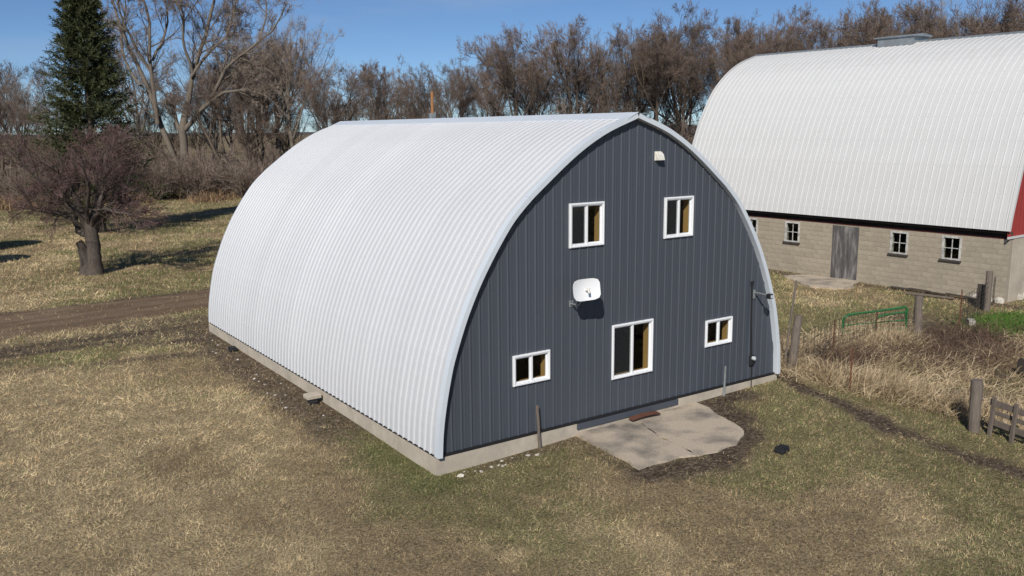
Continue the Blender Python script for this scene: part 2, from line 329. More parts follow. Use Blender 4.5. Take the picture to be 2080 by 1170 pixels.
# far treeline on the horizon
t = np.linspace(0, 2*math.pi, 700); rad = 1500+200*np.sin(t*5); hh = 5+9*fbm(t*40, t*0, 8)*(fbm(t*7, t*0+5, 9) > .42)
v = np.concatenate([np.stack([rad*np.sin(t), rad*np.cos(t), t*0-2], 1), np.stack([(rad+10)*np.sin(t), (rad+10)*np.cos(t), hh], 1), np.stack([(rad+40)*np.sin(t), (rad+40)*np.cos(t), t*0-2], 1)])
n_ = 700; ii = np.concatenate([np.arange(n_-1), n_+np.arange(n_-1)])
M['fartree'] = mat('distant_woods', (.10, .085, .08), 1, .3, .05)
ft = link('distant_woods', fastmesh('distant_woods', v, quads=np.stack([ii, ii+1, ii+n_+1, ii+n_], 1)), M['fartree']); ft['kind'] = 'stuff'; ft['label'] = 'low dark line of woods on the far horizon'; ft['category'] = 'woods'
# ------------------------------------------------------------------ corrugated sheet helpers
def spline(P, n):
    P = np.array(P, float); Q = np.vstack([2*P[0]-P[1], P, 2*P[-1]-P[-2]]); out = []
    for i in range(1, len(Q)-2):
        for t in np.linspace(0, 1, 12, endpoint=False):
            a, b, c, d = Q[i-1:i+3]; out.append(.5*((2*b)+(-a+c)*t+(2*a-5*b+4*c-d)*t*t+(-a+3*b-3*c+d)*t**3))
    out.append(P[-1]); out = np.array(out); s = np.concatenate([[0], np.cumsum(np.linalg.norm(np.diff(out, axis=0), axis=1))])
    u = np.linspace(0, s[-1], n); return np.stack([np.interp(u, s, out[:, 0]), np.interp(u, s, out[:, 1])], 1)
def normals2(P):
    t = np.gradient(P, axis=0); t /= np.linalg.norm(t, axis=1)[:, None]; return np.stack([-t[:, 1], t[:, 0]], 1)   # outward for a left side rising to the ridge
def rib_profile(pitch, n, h=.02, minor=.004):
    pts = []
    for k in range(n):
        c = k*pitch
        pts += [(c, 0), (c+pitch*.5-.026, 0), (c+pitch*.5-.009, h), (c+pitch*.5+.009, h), (c+pitch*.5+.026, 0)]
        if minor: pts[-5:-5] = []; pts += [(c+pitch*.80, 0), (c+pitch*.84, minor), (c+pitch*.90, minor), (c+pitch*.94, 0)]
    pts.append((n*pitch, 0)); return np.array(pts)
def arch_panel(prof, rib, off):
    """panel mesh: arch profile prof (x,z), swept along y with rib heights pushed along the normal"""
    N = normals2(prof); v = []
    for yv, h in rib:
        p = prof+N*(off+h); v.append(np.stack([p[:, 0], np.full(len(p), yv), p[:, 1]], 1))
    n = len(prof); f = [(i*n+j, i*n+j+1, (i+1)*n+j+1, (i+1)*n+j) for i in range(len(rib)-1) for j in range(n-1)]
    return np.concatenate(v), f
# ------------------------------------------------------------------ near barn
HALF, RIDGE, LEN = 5.0, 6.5, 15.1
ARCH = [(0, 0), (.03, .46), (.10, .95), (.24, 1.6), (.36, 2.0), (.65, 2.74), (1.05, 3.5), (1.62, 4.34), (2.04, 4.78), (2.5, 5.15), (3.33, 5.755), (4.1, 6.175), (5.0, 6.5)]
A = spline(ARCH, 33)
barn = thing('arched_barn', 'white arched-roof barn with charcoal steel gable wall and five white windows', 'barn', (0, 0, 0))
NP = 17; pitch = (LEN+.24)/(NP*4)
rib = rib_profile(pitch, 4, .03)
for side in (0, 1):
    v, f = arch_panel(A, rib, .05)
    if side: v = v*np.array([-1, 1, 1])+np.array([10, 0, 0])
    mb = MB().add(v, f); first = mb.build('roof_panel', M['white_metal'], barn, False, (0, -.12, 0))
    for k in range(1, NP):
        o = first.copy(); COL.objects.link(o); o.location = (0, -.12+k*pitch*4, 0)
# siding panels with window openings
WIN = [(3.227, 4.161, 3.82, 4.749), (5.944, 6.847, 3.811, 4.736), (4.423, 5.651, .78, 2.014), (1.774, 2.711, 1.093, 1.737), (7.382, 8.308, 1.075, 1.727)]
AF = spline(ARCH, 140)
def arch_z(x): x = min(x, 10-x); return float(np.interp(x, AF[:, 0], AF[:, 1]))
def siding_panel(x0, x1, yw, sgn, wins):
    rp_ = rib_profile(.2286, 44, .02, .004); X = rp_[:, 0]-.03; H = rp_[:, 1]
    cuts = sorted(set([x0, x1]+[c for w in wins for c in w[:2] if x0 < c < x1]+[float(q) for q in X if x0 < q < x1]))
    mb = MB()
    for a, b in zip(cuts[:-1], cuts[1:]):
        if b-a < 1e-5: continue
        ha, hb = np.interp([a, b], X, H); mid = (a+b)/2; za, zb = arch_z(a), arch_z(b)
        iv = [(0., None)]
        for w in wins:
            if w[0] < mid < w[1]:
                iv = [(0., w[2]+.02), (w[3]-.02, None)]
        if len(iv) == 2 and sum(w[0] < mid < w[1] for w in wins) == 2: pass
        for lo, hi in iv:
            ta, tb = (za if hi is None else hi), (zb if hi is None else hi)
            if max(ta, tb) <= lo: continue
            mb.add([(a, yw-sgn*ha, min(lo, ta)), (b, yw-sgn*hb, min(lo, tb)), (b, yw-sgn*hb, tb), (a, yw-sgn*ha, ta)], [(0, 1, 2, 3)])
    return mb
SHW = [(w[0]+.03, w[1]-.03, w[2]+.01, w[3]-.01) for w in WIN]
for k in range(11):
    x0, x1 = max(.0, k*.9144), min(10., (k+1)*.9144)
    if x1-x0 < .05: continue
    siding_panel(x0, x1, 0, 1, SHW).build('siding_panel', M['grey_metal'], barn)
# back wall and the inner lining (keeps the inside dark)
siding_panel(0, 10, LEN, -1, []).build('back_wall', M['grey_metal'], barn)
mb = MB(); mb.box(-.08, 10.08, -.05, .18, -.75, -.03); mb.box(-.08, 10.08, LEN-.15, LEN+.08, -.75, -.03); mb.box(-.08, .15, .18, LEN-.15, -.75, -.03); mb.box(9.85, 10.08, .18, LEN-.15, -.75, -.03)
mb.build('foundation', M['concrete'], barn)
MB().box(.15, 9.85, .18, LEN-.15, -.3, -.12).build('floor', M['interior'], barn)
MB().box(.75, 9.25, .25, LEN-.2, 2.55, 2.72).build('loft_floor', M['interior'], barn)
MB().box(-.03, 10.03, -.045, -.002, -.035, .028).build('base_flashing', M['black'], barn)
MB().cbox((4.95, -.055, -.095), (3.05, .06, .13), .006).build('sill_board', M['grey_metal'], barn)
# black closure strip showing in the rib gaps along the eave
for sx in (-.052, 10.052):
    MB().box(sx-.004, sx+.004, .02, LEN, -.05, .012).build('eave_closure', M['black'], barn)
# arched rafters and a beam seen through the windows
AR = spline(ARCH, 22); NR = normals2(AR)
for yv in (.75, 1.5, 2.3, 3.1, 4.3, 5.5):
    a, b = AR-NR*.03, AR-NR*.20
    P1 = np.vstack([a, np.stack([10-a[::-1, 0], a[::-1, 1]], 1)]); P2 = np.vstack([b, np.stack([10-b[::-1, 0], b[::-1, 1]], 1)]); n_ = len(P1); mb = MB()
    v = np.vstack([np.stack([P[:, 0], np.full(n_, yy), P[:, 1]], 1) for yy in (yv, yv+.05) for P in (P1, P2)])
    f = []
    for j in range(n_-1): f += [(j, j+1, n_+j+1, n_+j), (2*n_+j, 3*n_+j, 3*n_+j+1, 2*n_+j+1), (n_+j, n_+j+1, 3*n_+j+1, 3*n_+j), (j, 2*n_+j, 2*n_+j+1, j+1)]
    mb.add(v, f).build('rafter', M['wood'], barn)
for zz in (4.45, 4.75): MB().box(2.6, 7.4, 1.15, 1.2, zz, zz+.14).build('tie_beam', M['wood'], barn)
# fastener heads in rows on the gable siding
mb = MB()
for j in range(11):
    zz = .12+j*.61
    for k in range(44):
        x = k*.2286-.03+.2286*.5+.052
        if .1 < x < 9.9 and zz < arch_z(x)-.15 and not any(w[0]-.02 < x < w[1]+.02 and w[2]-.05 < zz < w[3]+.05 for w in WIN): mb.cbox((x, -.004, zz+rng.uniform(-.012, .012)), (.016, .010, .016), .004)
fo = mb.build('fasteners', M['grey_metal'], barn); fo['kind'] = 'stuff'
# ridge cap
mb = MB()
for s in (-1, 1):
    a = np.array([(0, 0.), (.17, -.072), (.33, -.142), (.34, -.165)])
    v = [(5+s*p[0], yy, RIDGE+.105+p[1]) for yy in (-.16, LEN+.16) for p in a]; mb.add(v, [(j, j+1, 5+j, 4+j) for j in range(3)])
mb.build('ridge_cap', M['white_trim'], barn)
# rake trim in lapped pieces, front and back
AT = spline(ARCH, 65); NT = normals2(AT)
for yf, sg in ((-.145, 1), (LEN+.145, -1)):
    for side in (0, 1):
        for k in range(8):
            i0, i1 = k*8, k*8+8+(1 if k < 7 else 0); lap = .0025*(k % 2); p = AT[i0:i1+1 if k == 7 else i1]; q = NT[i0:i1+1 if k == 7 else i1]; n_ = len(p)
            tp_ = .086 if sg > 0 else .06; rowsP = [(p+q*(tp_-.004+lap), yf+sg*.16), (p+q*(tp_+lap), yf-sg*lap), (p+q*(-.018+lap), yf-sg*lap), (p+q*(-.022+lap), yf+sg*.02)]
            v = np.vstack([np.stack([P[:, 0], np.full(n_, yy), P[:, 1]], 1) for P, yy in rowsP])
            if side: v = v*np.array([-1, 1, 1])+np.array([10, 0, 0])
            mb = MB().add(v, [(r_*n_+j, r_*n_+j+1, (r_+1)*n_+j+1, (r_+1)*n_+j) for r_ in range(3) for j in range(n_-1)])
            mb.build('rake_trim', M['white_trim'], barn)
            if True:   # soffit strip closing the gap to the wall
                v = np.vstack([np.stack([(p-q*.02)[:, 0], np.full(n_, yy), (p-q*.02)[:, 1]], 1) for yy in (yf+sg*.01, yf+sg*.15)])
                if side: v = v*np.array([-1, 1, 1])+np.array([10, 0, 0])
                if k == 0: mbs = MB()
                mbs.add(v, [(j, j+1, n_+j+1, n_+j) for j in range(n_-1)])
        mbs.build('soffit', M['white_trim'], barn)
# windows: frame > sashes, panes, screen, reveal
def window(x0, x1, z0, z1, slider=True, screen=True):
    w, h = x1-x0, z1-z0; cx = (x0+x1)/2; fr = .055
    def ring(mb, a0, a1, b0, b1, t, y0, y1):
        mb.box(a0, a1, y0, y1, b0, b0+t); mb.box(a0, a1, y0, y1, b1-t, b1); mb.box(a0, a0+t, y0, y1, b0+t, b1-t); mb.box(a1-t, a1, y0, y1, b0+t, b1-t)
    mb = MB(); ring(mb, x0, x1, z0, z1, fr, -.045, .03); ring(mb, x0+.012, x1-.012, z0+.012, z1-.012, .022, -.056, -.0452)
    mb.box(cx-.022, cx+.022, -.03, .028, z0+fr, z1-fr); win = mb.build('window', M['vinyl'], barn)
    for s, yy in ((0, -.012), (1, .004)):
        a0, a1 = (x0+fr, cx-.022) if s == 0 else (cx+.022, x1-fr)
        m2 = MB(); ring(m2, a0+.001, a1-.001, z0+fr+.001, z1-fr-.001, .028, yy, yy+.024); m2.build('sash', M['vinyl'], win)
        MB().box(a0+.027, a1-.027, yy+.010, yy+.014, z0+fr+.027, z1-fr-.027).build('pane', M['glass'], win)
        if s == 0 and screen: MB().add([(a0+.02, -.022, z0+fr+.02), (a1-.02, -.022, z0+fr+.02), (a1-.02, -.022, z1-fr-.02), (a0+.02, -.022, z1-fr-.02)], [(0, 1, 2, 3)]).build('insect_screen', M['screen'], win)
    m3 = MB(); e = .012; d = .24
    m3.box(x0+e, x0+e+.03, .032, d, z0+.03, z1-.03); m3.box(x1-e-.03, x1-e, .032, d, z0+.03, z1-.03); m3.box(x0+e, x1-e, .032, d, z0, z0+.03); m3.box(x0+e, x1-e, .032, d, z1-.03, z1)
    m3.build('wood_reveal', M['wood'], win)
for i, w in enumerate(WIN): window(*w, screen=i in (0, 1, 2))
# ------------------------------------------------------------------ far barn (block walls, big arched roof)
B2 = thing('block_barn', 'big white arched-roof barn on cinder block walls with red gable', 'barn', (25.15, 1.75, 0), R(2))
PR = [(0, 0), (.10, .5), (.24, 1.03), (.57, 2.2), (.82, 2.9), (1.18, 3.83), (1.62, 4.69), (2.30, 5.69), (3.26, 6.55), (4.36, 7.17), (5.72, 7.62)]
P2 = spline(PR, 30)+np.array([0, 2.42]); L2 = 16.05; HW = 5.72; p2 = .3; NP2 = 14
rb2 = rib_profile(L2/(NP2*4), 4, .02, .003)
for side in (0, 1):
    v, f = arch_panel(P2, rb2, .0)
    if side: v = v*np.array([-1, 1, 1])+np.array([2*HW, 0, 0])
    first = MB().add(v, f).build('roof_panel', M['old_white'], B2, False, (0, -.02, 0))
    for k in range(1, NP2):
        o = first.copy(); COL.objects.link(o); o.location = (0, -.02+k*L2/NP2, 0)
mb = MB()
for s in (-1, 1):
    v = [(HW+s*p, yy, 10.04+.05+q) for yy in (-.05, L2+.05) for p, q in ((0, 0), (.12, -.045), (.22, -.085), (.22, -.12))]; mb.add(v, [(j, j+1, 5+j, 4+j) for j in range(3)])
mb.build('ridge_cap', M['galv'], B2)
mb = MB(); NQ = normals2(P2); sarc = np.concatenate([[0], np.cumsum(np.linalg.norm(np.diff(P2, axis=0), axis=1))])
for sa in np.arange(.35, sarc[-1]-.3, 1.02):
    px_, pz_ = np.interp(sa, sarc, P2[:, 0]), np.interp(sa, sarc, P2[:, 1]); qx, qz = np.interp(sa, sarc, NQ[:, 0]), np.interp(sa, sarc, NQ[:, 1])
    for k in range(NP2*4): mb.cbox((px_+qx*.004, -.02+(k+.5)*L2/(NP2*4)-.045, pz_+qz*.004), (.017, .017, .017), .005)
fo = mb.build('fasteners', M['galv'], B2); fo['kind'] = 'stuff'
# gable trim (white) and red gable walls
PF = spline(PR, 100)+np.array([0, 2.42]); NF = normals2(PF)
for yy, sg in ((-.06, 1), (L2+.02, -1)):
    for side in (0, 1):
        n_ = len(PF); rowsP = [(PF+NF*.03, yy+sg*.12), (PF+NF*.03, yy-sg*.01), (PF-NF*.09, yy-sg*.01), (PF-NF*.09, yy+sg*.02)]
        v = np.vstack([np.stack([P[:, 0], np.full(n_, q), P[:, 1]], 1) for P, q in rowsP])
        if side: v = v*np.array([-1, 1, 1])+np.array([2*HW, 0, 0])
        MB().add(v, [(r_*n_+j, r_*n_+j+1, (r_+1)*n_+j+1, (r_+1)*n_+j) for r_ in range(3) for j in range(n_-1)]).build('gable_trim', M['old_white'], B2)
def gable(y, nm):
    mb = MB(); xs = np.arange(.06, 2*HW-.06, .1); zz = [float(np.interp(min(x, 2*HW-x), PF[:, 0], PF[:, 1]))-.02 for x in xs]
    for k in range(len(xs)-1):
        h0, h1 = [.012*(int(round(q/.1)) % 3 == 0) for q in (xs[k], xs[k+1])]; s = -1 if y < 1 else 1
        mb.add([(xs[k], y+s*h0, 2.2), (xs[k+1], y+s*h1, 2.2), (xs[k+1], y+s*h1, zz[k+1]), (xs[k], y+s*h0, zz[k])], [(0, 1, 2, 3)])
    mb.build(nm, M['red'], B2)
gable(.03, 'gable_wall'); gable(L2-.05, 'gable_wall')
MB().box(.05, 2*HW-.05, -.03, .02, 2.12, 2.2).build('gable_sill', M['old_white'], B2)
# block walls: local wall face x = .3 ; openings (s0,s1,z0,z1)
OPN = [(1.81, 2.52, 1.10, 2.0), (3.97, 4.68, 1.10, 2.0), (9.10, 9.83, 1.10, 2.0), (11.42, 12.13, 1.10, 2.0)]
DOOR = (6.14, 7.42, -.32, 2.03)
XW = .3
mw = MB()
for a, b, z0, z1 in [(0, L2, -.75, -.32)]: mw.box(XW+.006, XW+.25, .02, L2-.02, z0, z1)
ed = sorted([DOOR]+OPN); cur = .02
for (a, b, z0, z1) in ed:
    mw.box(XW+.006, XW+.25, cur, a, -.32, 2.1)
    if z0 > 0: mw.box(XW+.006, XW+.25, a, b, -.32, z0)
    mw.box(XW+.006, XW+.25, a, b, z1, 2.1); cur = b
mw.box(XW+.006, XW+.25, cur, L2-.02, -.32, 2.1)
core = mw.build('block_wall', M['mortar'], B2)
BL, BH = .405, .2017; bmesh_cache = {}
def block_obj(s0, s1, z0, z1):
    key = (round(s1-s0, 3), round(z1-z0, 3))
    if key not in bmesh_cache:
        w, h = key; mb = MB(); c = .006
        v = [(.02, -w/2, -h/2), (.02, w/2, -h/2), (.02, w/2, h/2), (.02, -w/2, h/2), (0, -w/2+c, -h/2+c), (0, w/2-c, -h/2+c), (0, w/2-c, h/2-c), (0, -w/2+c, h/2-c)]
        mb.add(v, [(4, 5, 6, 7), (0, 1, 5, 4), (1, 2, 6, 5), (2, 3, 7, 6), (3, 0, 4, 7)]); o = mb.build('block', M['block'], core); bmesh_cache[key] = o.data
    else: o = link('block', bmesh_cache[key], None, core)
    o.location = (XW-.002+rng.uniform(-.0025, .0025), (s0+s1)/2, (z0+z1)/2); return o
rest = MB(); cnt = 0
for r_ in range(12):
    z0 = -.32+r_*BH; z1 = z0+BH-.011; s = .0 if r_ % 2 else -BL/2
    while s < L2-.05:
        a, b = max(s, .03), min(s+BL-.011, L2-.05); parts = [(a, b)]
        for (o0, o1, q0, q1) in [DOOR]+OPN:
            if q0 < (z0+z1)/2 < q1:
                np_ = []
                for (u, w) in parts:
                    if w <= o0 or u >= o1: np_.append((u, w)); continue
                    if u < o0: np_.append((u, o0))
                    if w > o1: np_.append((o1, w))
                parts = np_
        for (u, w) in parts:
            if w-u < .05: continue
            if w < 11.9 and cnt < 298: block_obj(u, w, z0, z1); cnt += 1
            else: rest.box(XW-.004, XW+.02, u, w, z0, z1)
        s += BL
ro = rest.build('block_courses', M['block'], B2); ro['kind'] = 'stuff'
# other walls of the far barn, roof plate, eave board
mb = MB(); mb.box(XW+.25, 2*HW-.3, .0, .25, -.75, 2.12); mb.box(XW+.25, 2*HW-.3, L2-.25, L2-.02, -.75, 2.12); mb.box(2*HW-.55, 2*HW-.3, .25, L2-.25, -.75, 2.12); mb.build('end_wall', M['concrete'], B2)
MB().box(XW-.02, XW+.24, -.01, L2, 2.1, 2.12).build('wall_plate', M['darkred'], B2)
MB().box(XW+.1, XW+.2, .02, L2-.02, 2.122, 2.30).build('eave_shade_plate', M['darkwood'], B2)  # plate coloured dark to put the shadow under the eave into it
MB().box(.12, XW+.2, .02, L2-.02, 2.30, 2.36).build('eave_board', M['darkwood'], B2)
for (a, b, z0, z1) in OPN:
    mb = MB(); t_ = .05; x0, x1 = XW-.025, XW+.09
    mb.box(x0, x1, a-.03, a+t_, z0, z1+.03); mb.box(x0, x1, b-t_, b+.03, z0, z1+.03); mb.box(x0, x1, a+t_, b-t_, z1-t_, z1+.03); mb.box(x0, x1, a+t_, b-t_, z0, z0+t_)
    win = mb.build('window', M['peel'], B2)
    MB().box(XW-.09, XW+.05, a-.07, b+.07, z0-.07, z0-.002).build('sill', M['darkwood'], win)
    m2 = MB(); cy, cz = (a+b)/2, (z0+z1)/2; m2.box(XW+.03, XW+.06, cy-.014, cy+.014, z0+t_, z1-t_); m2.box(XW+.031, XW+.059, a+t_, cy-.014, cz-.014, cz+.014); m2.box(XW+.031, XW+.059, cy+.014, b-t_, cz-.014, cz+.014); m2.build('glazing_bar', M['peel'], win)
    for (u, w) in ((a+t_, cy-.014), (cy+.014, b-t_)):
        for (q, e) in ((z0+t_, cz-.014), (cz+.014, z1-t_)): MB().box(XW+.043, XW+.047, u, w, q, e).build('pane', M['glass'], win)
a, b, z0, z1 = DOOR
M['ply'] = mat('weathered_plywood', (.115, .11, .108), .9, .5, 2.5, .3, 30, stretch=(3, 3, .5), col2=(.30, .28, .26), c2amt=.6, c2scale=2.5)
MB().cbox((XW+.03, (a+b)/2, (z0+z1)/2+.02), (.05, b-a-.02, z1-z0-.02), .006).build('door', M['ply'], B2)
MB().box(XW+.3, 2*HW-.6, .3, L2-.3, -.4, -.3).build('floor', M['interior'], B2)
MB().box(.4, 2*HW-.4, .3, L2-.3, 2.2, 2.28).build('loft_floor', M['interior'], B2)
for k in range(9):   # rough fieldstone footing at the near corner
    s = rng.uniform(.8, 1.25); x = XW-.05+(k*.42 if k > 2 else 0); y = .15+(.45*k if k <= 2 else -.12)
    mb = MB(); u = np.linspace(0, 2*math.pi, 9)[:-1]; v = []
    for zz, rr in ((-.32, .9), (-.1, 1.), (.14, .9), (.22, .55)): v += [((.15+.02*rng.standard_normal())*rr*math.cos(q)*s, (.21+.03*rng.standard_normal())*rr*math.sin(q)*s, zz) for q in u]
    mb.add(v, [(i*8+j, i*8+(j+1) % 8, (i+1)*8+(j+1) % 8, (i+1)*8+j) for i in range(3) for j in range(8)]+[tuple(range(24, 32))]); mb.build('footing_stone', M['stone'], B2, loc=(x-.1, y, -.3))
# ridge vent box of the far barn
mb = MB(); mb.box(HW-.62, HW+.62, 7.0, 8.75, 9.45, 10.26); vt = mb.build('roof_vent', M['galv'], B2)
mb = MB(); mb.add([(HW-.7, 6.85, 10.24), (HW-.7, 8.9, 10.24), (HW, 8.9, 10.24), (HW, 6.85, 10.24), (HW+.7, 6.85, 10.24), (HW+.7, 8.9, 10.24), (HW-.7, 6.85, 10.295), (HW-.7, 8.9, 10.295), (HW, 8.9, 10.385), (HW, 6.85, 10.385), (HW+.7, 6.85, 10.295), (HW+.7, 8.9, 10.295)],
    [(0, 1, 2, 3), (3, 2, 5, 4), (6, 9, 8, 7), (9, 10, 11, 8), (0, 6, 7, 1), (4, 5, 11, 10), (0, 3, 9, 6), (3, 4, 10, 9), (1, 7, 8, 2), (2, 8, 11, 5)]); mb.build('vent_cover', M['galv'], vt)
# slab in front of the plank door
def slab_mesh(poly, z0, z1, name, m, parent=None, jit=.03):
    P = []
    for i in range(len(poly)):
        a, b = np.array(poly[i]), np.array(poly[(i+1) % len(poly)])
        k = max(1, int(np.linalg.norm(b-a)/.18))
        for t in range(k): P.append(a+(b-a)*t/k+(rng.standard_normal(2)*jit if 0 < t else 0))
    return MB().prism([tuple(p) for p in P], z0, z1).build(name, m, parent)
o = slab_mesh([(25.0, 10.1), (23.9, 10.7), (23.2, 9.6), (22.5, 8.2), (22.9, 7.2), (23.6, 6.9), (24.3, 7.4), (25.2, 7.75)], -.45, -.245, 'concrete_pad', M['slab'], None, .07); o['kind'] = 'structure'
# ------------------------------------------------------------------ concrete apron at the grey gable, in two cracked pieces
ap = bpy.data.objects.new('concrete_apron', None); COL.objects.link(ap); ap['kind'] = 'structure'
crack = [(5.0, -.07), (4.93, -.6), (4.72, -1.2), (4.65, -2.0), (4.56, -2.48)]
pl = [p for p in SLAB if p[0] < 4.6][:6]+[(4.5, -2.44)]+[(x-.012, y) for x, y in crack[::-1]]
pr = [(4.62, -2.5)]+[p for p in SLAB if p[0] > 4.6]+[(x+.012, y) for x, y in crack]
slab_mesh(pl, -.45, -.232, 'slab_piece', M['slab'], ap, .028); slab_mesh(pr, -.45, -.232, 'slab_piece', M['slab'], ap, .028)
# ------------------------------------------------------------------ things on and near the grey wall
d = thing('dish_antenna', 'white rounded-rectangle antenna dish on the charcoal gable wall', 'antenna', (3.31, -.03, 2.84))
MT = Matrix.Translation((0, -.42, .16)) @ Matrix.Rotation(R(-8), 4, 'X') @ Matrix.Rotation(R(-6), 4, 'Z')
n1, n2 = 24, 12; mb = MB(); v = []
for j in range(n2+1):
    for i in range(n1):
        a = 2*math.pi*i/n1; rr = j/n2; e = 4.5; c, s = math.cos(a), math.sin(a); k = (abs(c)**e+abs(s)**e)**(-1/e)
        x, z = .33*rr*k*c, .225*rr*k*s; y = -.55*(x*x+z*z)-.0
        v.append(tuple(MT @ Vector((x, y, z))))
nf = [(j*n1+i, j*n1+(i+1) % n1, (j+1)*n1+(i+1) % n1, (j+1)*n1+i) for j in range(n2) for i in range(n1)]
v2 = [tuple(np.array(q)+np.array(MT.to_3x3() @ Vector((0, .012, 0)))) for q in v]; mb.add(v, nf); mb.add(v2, nf); mb.add(v[-n1:]+v2[-n1:], [(i, (i+1) % n1, n1+(i+1) % n1, n1+i) for i in range(n1)])
mb.build('reflector', M['vinyl'], d, True)
mb = MB(); mb.tube([tuple(MT @ Vector(p)) for p in ((0, 0, -.01), (0, -.10, -.01), (.0, -.13, -.03))], [.016, .016, .02], 8); mb.tube([tuple(MT @ Vector(p)) for p in ((0, -.13, .03), (0, -.135, -.07))], .026, 10); mb.build('feed_horn', M['beige'], d)
mb = MB(); mb.tube([(-.02, .02, -.2), (-.02, -.22, -.2), (-.02, -.32, -.08), (0, -.38, .08)], .02, 8); mb.cbox((-.02, .022, -.2), (.1, .02, .14), .004); mb.cbox((0, -.385, .12), (.10, .05, .12), .005); mb.build('bracket', M['galv'], d)
vh = thing('vent_hood', 'small beige hooded vent high on the charcoal gable', 'vent', (5.71, -.02, 5.66))
mb = MB(); v = [(-.085, 0, -.09), (.085, 0, -.09), (.085, 0, .09), (-.085, 0, .09), (-.085, -.13, -.085), (.085, -.13, -.085), (.08, -.10, .03), (-.08, -.10, .03), (-.07, -.04, .09), (.07, -.04, .09)]
mb.add(v, [(0, 1, 5, 4), (1, 2, 9, 6, 5), (0, 4, 7, 8, 3), (4, 5, 6, 7), (7, 6, 9, 8), (8, 9, 2, 3), (0, 3, 2, 1)]); mb.build('hood', M['beige'], vh)
MB().cbox((0, .008, 0), (.19, .02, .20), .004).build('flange', M['beige'], vh)
yl = thing('yard_light', 'yard light on a short steel arm beside the black conduit', 'light', (9.09, 0, 2.22))
MB().tube([(0, -.01, .0), (0, -.2, .005), (0, -.42, -.005)], .022, 8).build('arm', M['galv'], yl)
mb = MB(); mb.cbox((0, -.5, -.02), (.13, .13, .12), .012); mb.build('lamp_head', M['black'], yl)
MB().cbox((0, -.568, -.02), (.085, .008, .075), .003).build('lens', M['lampglass'], yl)
MB().cbox((0, -.02, -.04), (.07, .03, .22), .004).build('mount_plate', M['galv'], yl)
cd_ = thing('electric_conduit', 'black service conduit with round meter on the charcoal wall', 'conduit', (9.0, 0, 0))
MB().tube([(-.03, -.045, 2.42), (-.01, -.045, 1.5), (.05, -.045, .62)], .022, 8).build('pipe', M['black'], cd_)
mb = MB(); mb.tube([(-.03, -.045, 2.42), (-.03, -.045, 2.50), (-.03, -.09, 2.52)], [.03, .035, .02], 8); mb.build('weather_head', M['black'], cd_)
mt = MB().cbox((.06, -.05, .5), (.17, .08, .26), .02).build('meter_box', M['black'], cd_)
MB().tube([(.06, -.088, .56), (.06, -.15, .56), (.06, -.165, .56)], [.052, .05, .032], 14).build('meter_glass', M['lampglass'], mt)
MB().tube([(.07, -.06, .38), (.06, -.07, .1), (.0, -.12, -.2), (-.03, -.14, -.3)], .012, 6).build('ground_cable', M['black'], cd_)
def post(name, base, top, r0, r1, m, n=10, seg=6, jit=.08):
    b, t_ = np.array(base, float), np.array(top, float); k = np.linspace(0, 1, seg); P = b+(t_-b)*k[:, None]; P[1:-1, :2] += rng.standard_normal((seg-2, 2))*r0*.06
    mb = MB(); mb.tube(P, (r0+(r1-r0)*k)*(1+jit*(rng.random(seg)-.5)), n); return mb.build(name, m)
tag(post('stake', (2.40, -.10, gz(2.4, -.1)-.1), (2.30, -.13, .62), .035, .032, M['oldwood'], 7), 'wooden stake standing against the charcoal wall near the small window by the roof corner', 'stake')
tag(post('stake', (8.02, -.10, gz(8, -.1)-.1), (8.02, -.12, .53), .03, .028, M['galv'], 7), 'grey pipe stake against the charcoal wall beyond the concrete apron', 'stake')
mb = MB(); u = np.linspace(0, 1, 9); v = [(4.85+.85*q, -.22-.03*q+dy, -.175+.035*math.sin(q*3.1)+.02*s_) for s_, dy in ((0, -.06), (1, .10)) for q in u]; mb.add(v, [(j, j+1, 10+j, 9+j) for j in range(8)])
v2 = [(a, b, c-.006) for a, b, c in v]; mb.add(v2, [(j, 9+j, 10+j, j+1) for j in range(8)])
tag(mb.build('rusty_sheet', M['rust'], None), 'rusty curled metal strip lying on the concrete apron', 'metal sheet')
def bait(loc, rz, label):
    z = float(gz(loc[0], loc[1])); t_ = thing('bait_station', label, 'bait box', (loc[0], loc[1], z), rz, 'bait boxes')
    MB().cbox((0, 0, .05), (.30, .22, .10), .025).build('body', M['black'], t_); mb = MB(); mb.cbox((0, 0, .112), (.27, .19, .03), .012); mb.cbox((0, 0, .128), (.16, .08, .012), .004); mb.build('lid', M['black'], t_)
    MB().cbox((0, -.108, .04), (.06, .02, .05), .004).build('entry_hole', M['interior'], t_); return t_
bait((6.15, -3.32), .2, 'black plastic bait box lying out on the lawn beyond the apron')
bait((-.28, 12.0), 1.5, 'uncovered black bait box against the barn\'s long side foundation')
b3 = bait((-.32, 5.6), 1.4, 'black bait box pressed under a concrete paver beside the foundation')
z = float(gz(-.32, 5.6)); tag(MB().cbox((0, 0, 0), (.36, .30, .10), .012).build('concrete_paver', M['concrete'], None, loc=(-.32, 5.6, z+.185)), 'tan concrete paver sitting on top of a black bait box', 'paver')
